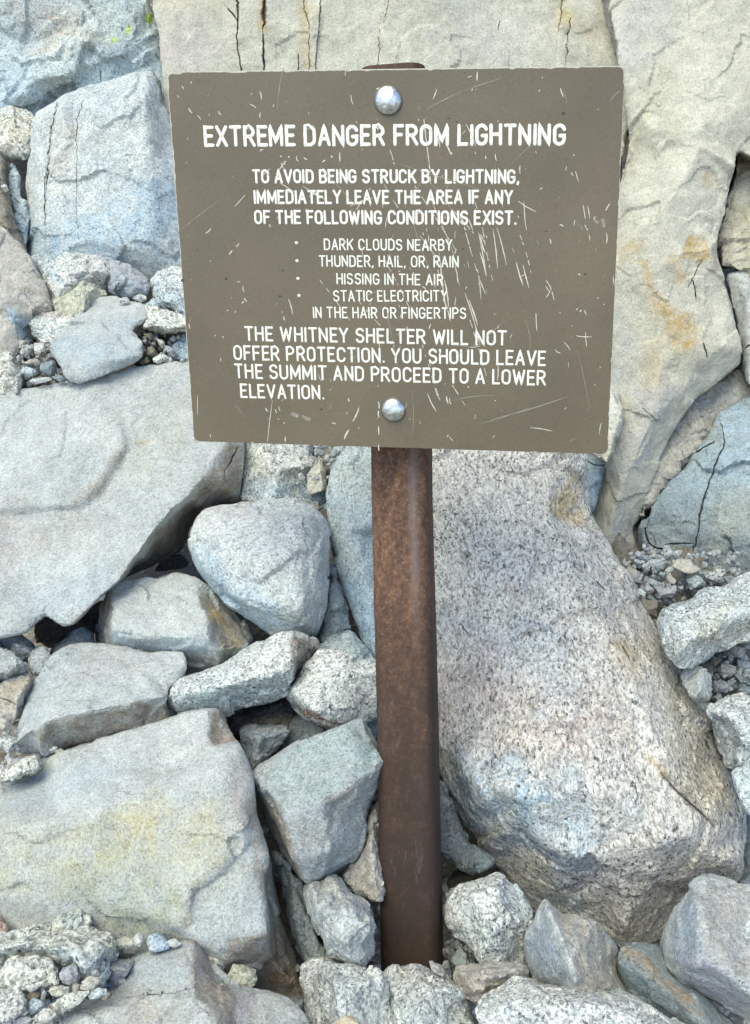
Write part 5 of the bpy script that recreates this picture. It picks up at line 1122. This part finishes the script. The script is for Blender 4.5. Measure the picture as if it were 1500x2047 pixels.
# ---- scratches: bright gouges, dotted runs, faint lines, dents
def wob(p0, p1, n, a):
    p0, p1 = np.array(p0, float), np.array(p1, float); d = p1 - p0; L = np.hypot(*d) + 1e-6
    nrm = np.array([-d[1], d[0]]) / L
    bend = random.uniform(-1, 1) * a
    return [p0 + d * i / n + nrm * (bend * math.sin(math.pi * i / n) + random.uniform(-.3, .3)) for i in range(n + 1)]
br, fa, dn = Strokes(), Strokes(), Strokes()
def scr(S, p0, p1, r, bend=2, dash=0.0):
    L = math.hypot(p1[0] - p0[0], p1[1] - p0[1]); n = max(2, int(L / 5))
    P = [uv(*q) for q in wob(p0, p1, n, bend)]
    if dash:
        i = 0
        while i < len(P) - 1:
            k = random.randint(1, 3)
            seg = P[i:i + k + 1]
            if len(seg) > 1: S.add(seg, [r * PXM * random.uniform(.5, 1.15) for _ in seg], hgt=.0002)
            i += k + (random.randint(1, 3) if random.random() < dash else 0)
    else:
        m = len(P)
        S.add(P, [r * PXM * (.35 + .75 * math.sin(math.pi * (i + .5) / m)) * random.uniform(.7, 1.2) for i in range(m)], hgt=.0002)
bright = [((848,238),(853,290),1.6),((853,290),(861,345),1.2),((932,248),(952,292),1.6),((893,290),(902,308),1.8),((873,270),(880,296),1.6),((955,144),(954,160),2.4),((866,198),(874,178),1.6),((702,190),(706,208),1.6),
  ((520,183),(523,198),1.7),((378,217),(384,226),1.8),((395,231),(402,239),1.2),((364,172),(367,178),1.3),((355,190),(359,194),1.2),((437,222),(443,229),1.4),((500,208),(512,215),1.3),((521,225),(520,236),1.3),
  ((572,322),(556,345),1.4),((563,325),(568,338),1.3),((540,337),(524,352),1.2),((470,412),(490,390),1.3),((412,466),(422,457),1.9),((472,493),(478,487),2.0),((459,508),(464,501),1.9),((560,366),(590,385),1.3),((612,376),(640,395),1.5),((618,392),(650,380),1.5),((605,372),(655,402),1.0),
  ((700,412),(745,396),1.6),((712,420),(722,400),1.3),((737,398),(741,412),1.4),((1037,402),(1072,423),1.6),((1048,402),(1053,460),1.3),((1166,410),(1170,437),1.5),((1175,412),(1179,436),1.3),((1219,408),(1212,420),1.9),((1121,176),(1127,194),1.4),
  ((1100,478),(1102,487),1.8),((960,468),(970,505),2.0),((957,465),(973,552),1.4),((986,458),(995,536),1.6),((994,455),(1013,530),1.6),((960,505),(972,550),2.0),((1033,525),(1046,570),2.0),((1046,530),(1058,575),1.6),((957,553),(971,588),1.4),
  ((930,586),(947,640),1.7),((938,600),(955,650),2.0),((945,628),(960,690),1.4),((958,560),(962,600),1.0),((862,400),(905,500),1.0),((905,500),(919,572),1.2),((840,470),(880,520),1.1),((878,505),(888,600),1.6),((889,560),(897,614),2.0),((885,580),(893,618),1.8),
  ((1072,626),(1074,660),1.5),((1153,671),(1183,673),1.6),((1171,664),(1173,692),1.3),((1110,699),(1120,706),1.4),((1128,684),(1140,700),1.3),((1091,572),(1100,585),1.3),((1092,595),(1101,580),1.2),((996,730),(995,760),1.6),((960,692),(940,695),1.0),
  ((718,815),(706,842),2.0),((697,860),(689,877),2.4),((757,803),(758,816),2.4),((757,822),(758,834),2.4),((757,852),(758,868),2.0),((757,890),(758,900),2.2),((545,800),(535,888),1.2),((532,816),(536,822),2.0),((551,818),(553,825),1.6),((558,813),(560,821),1.6),((855,787),(872,822),1.8),((893,793),(896,806),2.2),((899,796),(902,808),1.6),
  ((870,775),(880,800),1.2),((664,845),(672,848),1.3),((697,796),(699,802),2.0),((1060,855),(1105,862),1.2),((898,873),(906,881),1.3),((1203,845),(1199,868),1.2),((577,598),(585,628),1.7),((568,633),(570,640),1.7),((486,572),(488,584),1.2),((489,597),(493,603),2.0),((484,607),(488,603),1.5),((378,648),(380,656),1.9),
  ((455,620),(456,620.5),2.2),((444,672),(447,676),1.3),((442,716),(441,722),1.2),((395,790),(395,830),.9),((420,868),(421,874),1.2),((504,882),(506,888),1.5),((561,312),(562,312),2.6),((577,313),(579,313),2.0),((593,312),(596,322),1.8),((608,315),(614,318),2.0),((663,312),(665,312.5),2.2),((680,305),(680,322),1.8),((520,302),(526,299),1.8),
  ((901,306),(903,308),2.6),((971,312),(972,317),1.9),((991,308),(993,320),1.5),((1040,330),(1040,347),1.3),((1151,342),(1157,362),1.3),((1148,450),(1150,440),1.2),((1213,466),(1213,485),1.6),((1120,450),(1126,452),1.8),((1080,378),(1085,376),1.6),((1130,340),(1133,333),1.2),((1227,550),(1229,570),1.0),((1170,620),(1172,628),1.8),((1160,623),(1163,620),1.8),((1195,595),(1196,596),1.8),((1157,548),(1160,550),2.0)]
for p0, p1, r in bright: scr(br, p0, p1, r * .68, 1.5)
for p0, p1, r in [((848,240),(862,372),.9),((760,350),(800,420),.8),((830,372),(912,500),.9),((905,420),(950,470),.9),((925,440),(960,560),.9),((770,520),(830,640),.9),((940,640),(975,760),.9),((965,455),(985,560),.9),((780,300),(788,330),.9),((690,150),(700,130),.9),
      ((1040,470),(1062,545),.9),((870,520),(900,640),.9),((700,580),(760,650),.8),((845,690),(880,800),.9),((640,560),(700,640),.8),((1092,560),(1108,600),.9),((720,490),(735,560),.8),((905,770),(930,810),.9),((1170,450),(1180,480),.9)]:
    scr(br, p0, p1, r, 3, dash=.75)
for p0, p1, r in [((850,220),(925,182),.9),((925,182),(1005,155),.8),((985,838),(1135,793),1.1),((965,846),(1060,815),.8),((568,135),(556,220),.9),((790,325),(980,385),.9),((350,470),(440,400),.7),((470,810),(490,835),.8),((760,560),(800,760),.7),((905,690),(945,695),1.0),
      ((1150,450),(1165,460),.8),((720,600),(770,580),.9),((640,330),(720,420),.7),((1050,640),(1060,700),.7),((823,780),(824,870),.7),((1125,180),(1135,205),.8),((1240,182),(1222,200),1.0),((1155,700),(1180,820),.6),((905,800),(990,790),.7),((840,340),(950,480),.8),((820,420),(870,560),.8),((930,700),(1010,640),.8),((1000,350),(1100,250),.5)]:
    scr(fa, p0, p1, r, 5)
for _ in range(150):   # small nicks all over the face
    x, y = random.uniform(345, 1235), random.uniform(145, 895)
    u_, v_ = uv(x, y)
    if not (.008 < u_ < W_M - .008 and .008 < v_ < H_M - .008): continue
    a = random.gauss(1.9, .5); L = abs(random.gauss(0, 4)) + 1
    scr(br if random.random() < .62 else fa, (x, y), (x + math.cos(a) * L, y + math.sin(a) * L), random.uniform(.4, 1.15), .6)
for _ in range(110):   # denser damage in the middle right
    x, y = random.gauss(860, 95), random.gauss(540, 130)
    a = 1.35 + random.gauss(0, .3); L = abs(random.gauss(4, 9)) + 1
    scr(br if random.random() < .5 else fa, (x, y), (x + math.cos(a) * L, y + math.sin(a) * L), random.uniform(.4, 1.0), 1)
for x, y, r in [(1127,226,3),(897,236,1.6),(452,557,2.6),(560,592,2.6),(643,818,2.4),(566,540,1.8),(913,243,1.4),(1170,548,2),(926,497,2),(1092,462,1.5),(395,500,1.2),(468,480,1.2),(930,145,1.0),(365,560,3),(1040,430,1.4),(720,215,1.2)]:
    dn.add([uv(x - .5, y), uv(x + .5, y)], r * PXM, hgt=.00012)
br.build('scratches', scratch_mat)['kind'] = 'stuff'
fa.build('faint_scratches', faint_mat)['kind'] = 'stuff'
dn.build('dents', dent_mat)['kind'] = 'stuff'
# brown chips knocked out of the lettering
cp = Strokes()
for _ in range(260):
    x, y = random.choice([(random.uniform(410, 1130), random.uniform(250, 295)), (random.uniform(505, 1040), random.uniform(338, 450)), (random.uniform(470, 1092), random.uniform(655, 795)), (random.uniform(630, 930), random.uniform(478, 640))])
    a = random.uniform(0, 3.14); L = random.uniform(.5, 3)
    scr(cp, (x, y), (x + math.cos(a) * L, y + math.sin(a) * L), random.uniform(.3, .75), .5)
for v in cp.V: v[:, 2] += .00012
cp.build('paint_chips', face.data.materials[0])['kind'] = 'stuff'
# two pale scabs under the text
for p0, p1, r in [((584,828),(594,831),5),((606,832),(618,838),4.5),((1205,440),(1208,452),3.5),((1190,440),(1195,444),3)]:
    sc_ = Strokes(); sc_.add([uv(*q) for q in wob(p0, p1, 4, 1)], [r * PXM * random.uniform(.6, 1.1) for _ in range(5)], hgt=.0001)
    sc_.build('scab_mark', faint_mat)

# ---- bolts: domed galvanised heads
zinc = simple_mat('galvanised_zinc', (.66,.67,.66), rough=.40, metal=1.0, bump=.7, bscale=260, var=.3, vscale=150)
rimm = simple_mat('bolt_shadow_ring', (.10,.085,.065), rough=.6)
def bolt(x, y, rpx):
    u_, v_ = uv(x, y); R = rpx * PXM
    n, m = 40, 12
    V = []
    for j in range(m + 1):
        t = math.pi / 2 * j / m
        for i in range(n):
            a = 2 * math.pi * i / n
            V.append((u_ + R * math.cos(t) * math.cos(a), v_ + R * math.cos(t) * math.sin(a), .0006 + R * .52 * math.sin(t)))
    for i in range(n):
        a = 2 * math.pi * i / n
        V.append((u_ + R * math.cos(a), v_ + R * math.sin(a), -.002))
    V = np.array(V)
    V[:, 2] += np.where(V[:, 2] > .002, vnoise(np.stack([V[:, 0], V[:, 1], V[:, 2]], -1) * 220, 5) * .00018, 0)
    F = [(j * n + i, j * n + (i + 1) % n, (j + 1) * n + (i + 1) % n, (j + 1) * n + i) for j in range(m) for i in range(n)]
    b = (m + 1) * n
    F += [(b + i, b + (i + 1) % n, (i + 1) % n, i) for i in range(n)]
    W = on_panel(V[:, 0], V[:, 1], V[:, 2])
    o = mesh_obj('bolt', W, F, zinc, sign)
    # dark ring standing in for the shadow round the head
    V = []
    for i in range(n):
        a = 2 * math.pi * i / n
        for rr, hh in ((R * .98, .00075), (R * 1.07 * (1 + .012 * math.sin(3 * a)), .00045), (R * 1.08, .0003)):
            V.append((u_ + rr * math.cos(a), v_ + rr * math.sin(a), hh))
    V = np.array(V); W = on_panel(V[:, 0], V[:, 1], V[:, 2])
    F = []
    for i in range(n):
        for k in range(2): F.append((i * 3 + k, i * 3 + k + 1, ((i + 1) % n) * 3 + k + 1, ((i + 1) % n) * 3 + k))
    r = mesh_obj('shadow_ring', W, F, rimm, None)
    r.parent = o; r.location = Vector(r.location) - (Vector(o.location) + Vector(sign.location))
bolt(776.5, 200.5, 26.3); bolt(787, 819, 24.6)

# ---- rusty post: square steel tube with round corners, slightly bent behind the panel
def rust_mat():
    m = bpy.data.materials.new('rusted_steel'); m.use_nodes = True; nt = m.node_tree; bs = nt.nodes['Principled BSDF']
    tc = nn(nt, 'ShaderNodeTexCoord')
    def noise(s, det=4, r=.6, vec=None, dist=0):
        n = nn(nt, 'ShaderNodeTexNoise'); n.inputs['Scale'].default_value = s; n.inputs['Detail'].default_value = det; n.inputs['Roughness'].default_value = r; n.inputs['Distortion'].default_value = dist
        nt.links.new(vec if vec else tc.outputs['Object'], n.inputs['Vector']); return n.outputs['Fac']
    st = nn(nt, 'ShaderNodeMapping'); st.inputs['Scale'].default_value = (1, 1, .18); nt.links.new(tc.outputs['Object'], st.inputs['Vector'])
    r1 = ramp(nt, [(.28, (.060,.036,.027,1)), (.5, (.120,.064,.041,1)), (.68, (.215,.110,.062,1))]); nt.links.new(noise(26, 9, .74, st.outputs[0], .8), r1.inputs[0])
    r2 = ramp(nt, [(.32, g4(.45)), (.5, g4(1.0)), (.68, g4(1.9))]); nt.links.new(noise(130, 6, .78), r2.inputs[0])
    c = mixc(nt, 1.0, r1.outputs[0], r2.outputs[0], 'MULTIPLY')
    r3 = ramp(nt, [(.62, g4(0)), (.70, g4(.6))]); nt.links.new(noise(260, 3, .6), r3.inputs[0])
    c = mixc(nt, r3.outputs[0], c, (.34,.19,.11))
    # grey highlight painted along the rounded corner
    at = nn(nt, 'ShaderNodeAttribute', attribute_name='highlight')
    f = math_(nt, 'MULTIPLY', at.outputs['Fac'], math_(nt, 'MULTIPLY', noise(40, 5, .7, st.outputs[0]), 1.3), True)
    c = mixc(nt, f, c, (.20,.165,.155))
    # soil dirt plus painted shade: towards the ground, top rim, right side
    a2 = nn(nt, 'ShaderNodeAttribute', attribute_name='shade_and_soil')
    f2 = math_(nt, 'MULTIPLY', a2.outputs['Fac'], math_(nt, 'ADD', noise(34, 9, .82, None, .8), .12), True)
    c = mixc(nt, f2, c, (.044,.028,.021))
    # dust and scrapes, drawn out along the post
    r4 = ramp(nt, [(.57, g4(0)), (.66, g4(.42))]); nt.links.new(noise(75, 8, .78, st.outputs[0], .6), r4.inputs[0])
    c = mixc(nt, r4.outputs[0], c, (.17,.125,.10))
    r5 = ramp(nt, [(.60, g4(0)), (.66, g4(.55))]); nt.links.new(noise(34, 7, .8, None, 1.0), r5.inputs[0])
    c = mixc(nt, r5.outputs[0], c, (.055,.036,.030))
    nt.links.new(c, bs.inputs['Base Color'])
    bs.inputs['Roughness'].default_value = .78; bs.inputs['Specular IOR Level'].default_value = .3
    b = nn(nt, 'ShaderNodeBump'); b.inputs['Strength'].default_value = .55; b.inputs['Distance'].default_value = .0015
    nt.links.new(noise(220, 6, .7), b.inputs['Height']); nt.links.new(b.outputs[0], bs.inputs['Normal'])
    return m
def post():
    spine_px = [(792, 126.5, 1.150), (797, 400, 1.185), (803, 700, 1.232), (805, 860, 1.262), (806.5, 1000, 1.266), (810, 1150, 1.258), (815.5, 1330, 1.248), (819, 1500, 1.242), (824, 1750, 1.236), (828, 1960, 1.232), (832, 2150, 1.228)]
    sp = np.array([place(x, y, d) for x, y, d in spine_px])
    # dense spine
    t = np.linspace(0, len(sp) - 1, 220); i0 = np.minimum(t.astype(int), len(sp) - 2); f = (t - i0)[:, None]
    f = f
    P = sp[i0] * (1 - f) + sp[i0 + 1] * f
    k = np.ones(15) / 15
    Pp = np.concatenate([np.repeat(P[:1], 7, 0), P, np.repeat(P[-1:], 7, 0)])
    Ps = np.stack([np.convolve(Pp[:, a], k, 'valid') for a in range(3)], -1)
    Ps[0] = P[0]; Ps[1] = (P[1] + Ps[1]) / 2
    A = .0905; Bd = .076; R = .020; yaw = math.radians(13)
    # cross-section (side, depth), centre 0; the front is towards the viewer
    sec = []
    for (cx, cy, a0) in ((A / 2 - R, Bd / 2 - R, 0), (-A / 2 + R, Bd / 2 - R, 90), (-A / 2 + R, -Bd / 2 + R, 180), (A / 2 - R, -Bd / 2 + R, 270)):
        for q in range(7):
            a = math.radians(a0 + 15 * q); sec.append((cx + R * math.cos(a), cy + R * math.sin(a)))
    cs = []
    for a, b in zip(sec, sec[1:] + sec[:1]):
        L = math.hypot(b[0] - a[0], b[1] - a[1]); n = max(1, int(L / .005))
        for q in range(n): cs.append((a[0] + (b[0] - a[0]) * q / n, a[1] + (b[1] - a[1]) * q / n))
    cs = np.array(cs); c, s = math.cos(yaw), math.sin(yaw)
    side_c, dep_c = cs[:, 0] * c + cs[:, 1] * s, -cs[:, 0] * s + cs[:, 1] * c   # turned so that its right side shows a little
    side_c, dep_c = cs[:, 0] * c - cs[:, 1] * s, cs[:, 0] * s + cs[:, 1] * c
    V = []; highlight = []; shade_soil = []
    right = np.array([1.0, 0, 0])
    n = len(cs)
    tang = np.gradient(Ps, axis=0); tang /= np.linalg.norm(tang, axis=1)[:, None]
    for i in range(len(Ps)):
        fwd = np.cross(tang[i], right); fwd /= np.linalg.norm(fwd)
        if fwd @ (CAMN - Ps[i]) < 0: fwd = -fwd
        w = 1 + .0 * i
        for inner in (0,):
            for j in range(n):
                V.append(Ps[i] - fwd * Bd / 2 + right * side_c[j] * w + fwd * dep_c[j])
                highlight.append(float(np.exp(-((cs[j, 0] - .024) / .006) ** 2)) * (1 if cs[j, 1] > 0 else 0) * float(np.interp(i, [60, 80, 105, 130], [.5, 1, .9, .15])))
                shade_soil.append(float(np.interp(i, [0, 3, 6, 110, 140, 175], [1.3, 1.3, 0, .15, 1.1, 1.7])) + (.42 if cs[j, 0] > A / 2 - .006 else 0))
    m = len(Ps)
    V = np.array(V)
    N = V - np.repeat(Ps - 0, n, 0)
    V = V + (vnoise(V * 55, 3) * .00025 + vnoise(V * 9, 4) * .0006)[:, None] * (N / np.linalg.norm(N, axis=1)[:, None])
    # inner wall at the open top
    F = [(i * n + j, i * n + (j + 1) % n, (i + 1) * n + (j + 1) % n, (i + 1) * n + j) for i in range(m - 1) for j in range(n)]
    top = V[:n]; ctr = top.mean(0)
    inn = ctr + (top - ctr) * .9
    low = inn - (V[0] - V[n * 8]) * 1.0
    b = len(V)
    V = np.concatenate([V, inn, low])
    F += [(j, b + j, b + (j + 1) % n, (j + 1) % n) for j in range(n)]
    F += [(b + j, b + n + j, b + n + (j + 1) % n, b + (j + 1) % n) for j in range(n)]
    F.append(tuple(range(b + n, b + 2 * n)))
    F.append(tuple(range((m - 1) * n, m * n)))
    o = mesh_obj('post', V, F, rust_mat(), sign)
    for nm, arr in (('highlight', highlight), ('shade_and_soil', shade_soil)):
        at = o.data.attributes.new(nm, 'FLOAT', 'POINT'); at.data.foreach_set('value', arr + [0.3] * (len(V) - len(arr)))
    bm = bmesh.new(); bm.from_mesh(o.data); bmesh.ops.recalc_face_normals(bm, faces=bm.faces); bm.to_mesh(o.data); bm.free()
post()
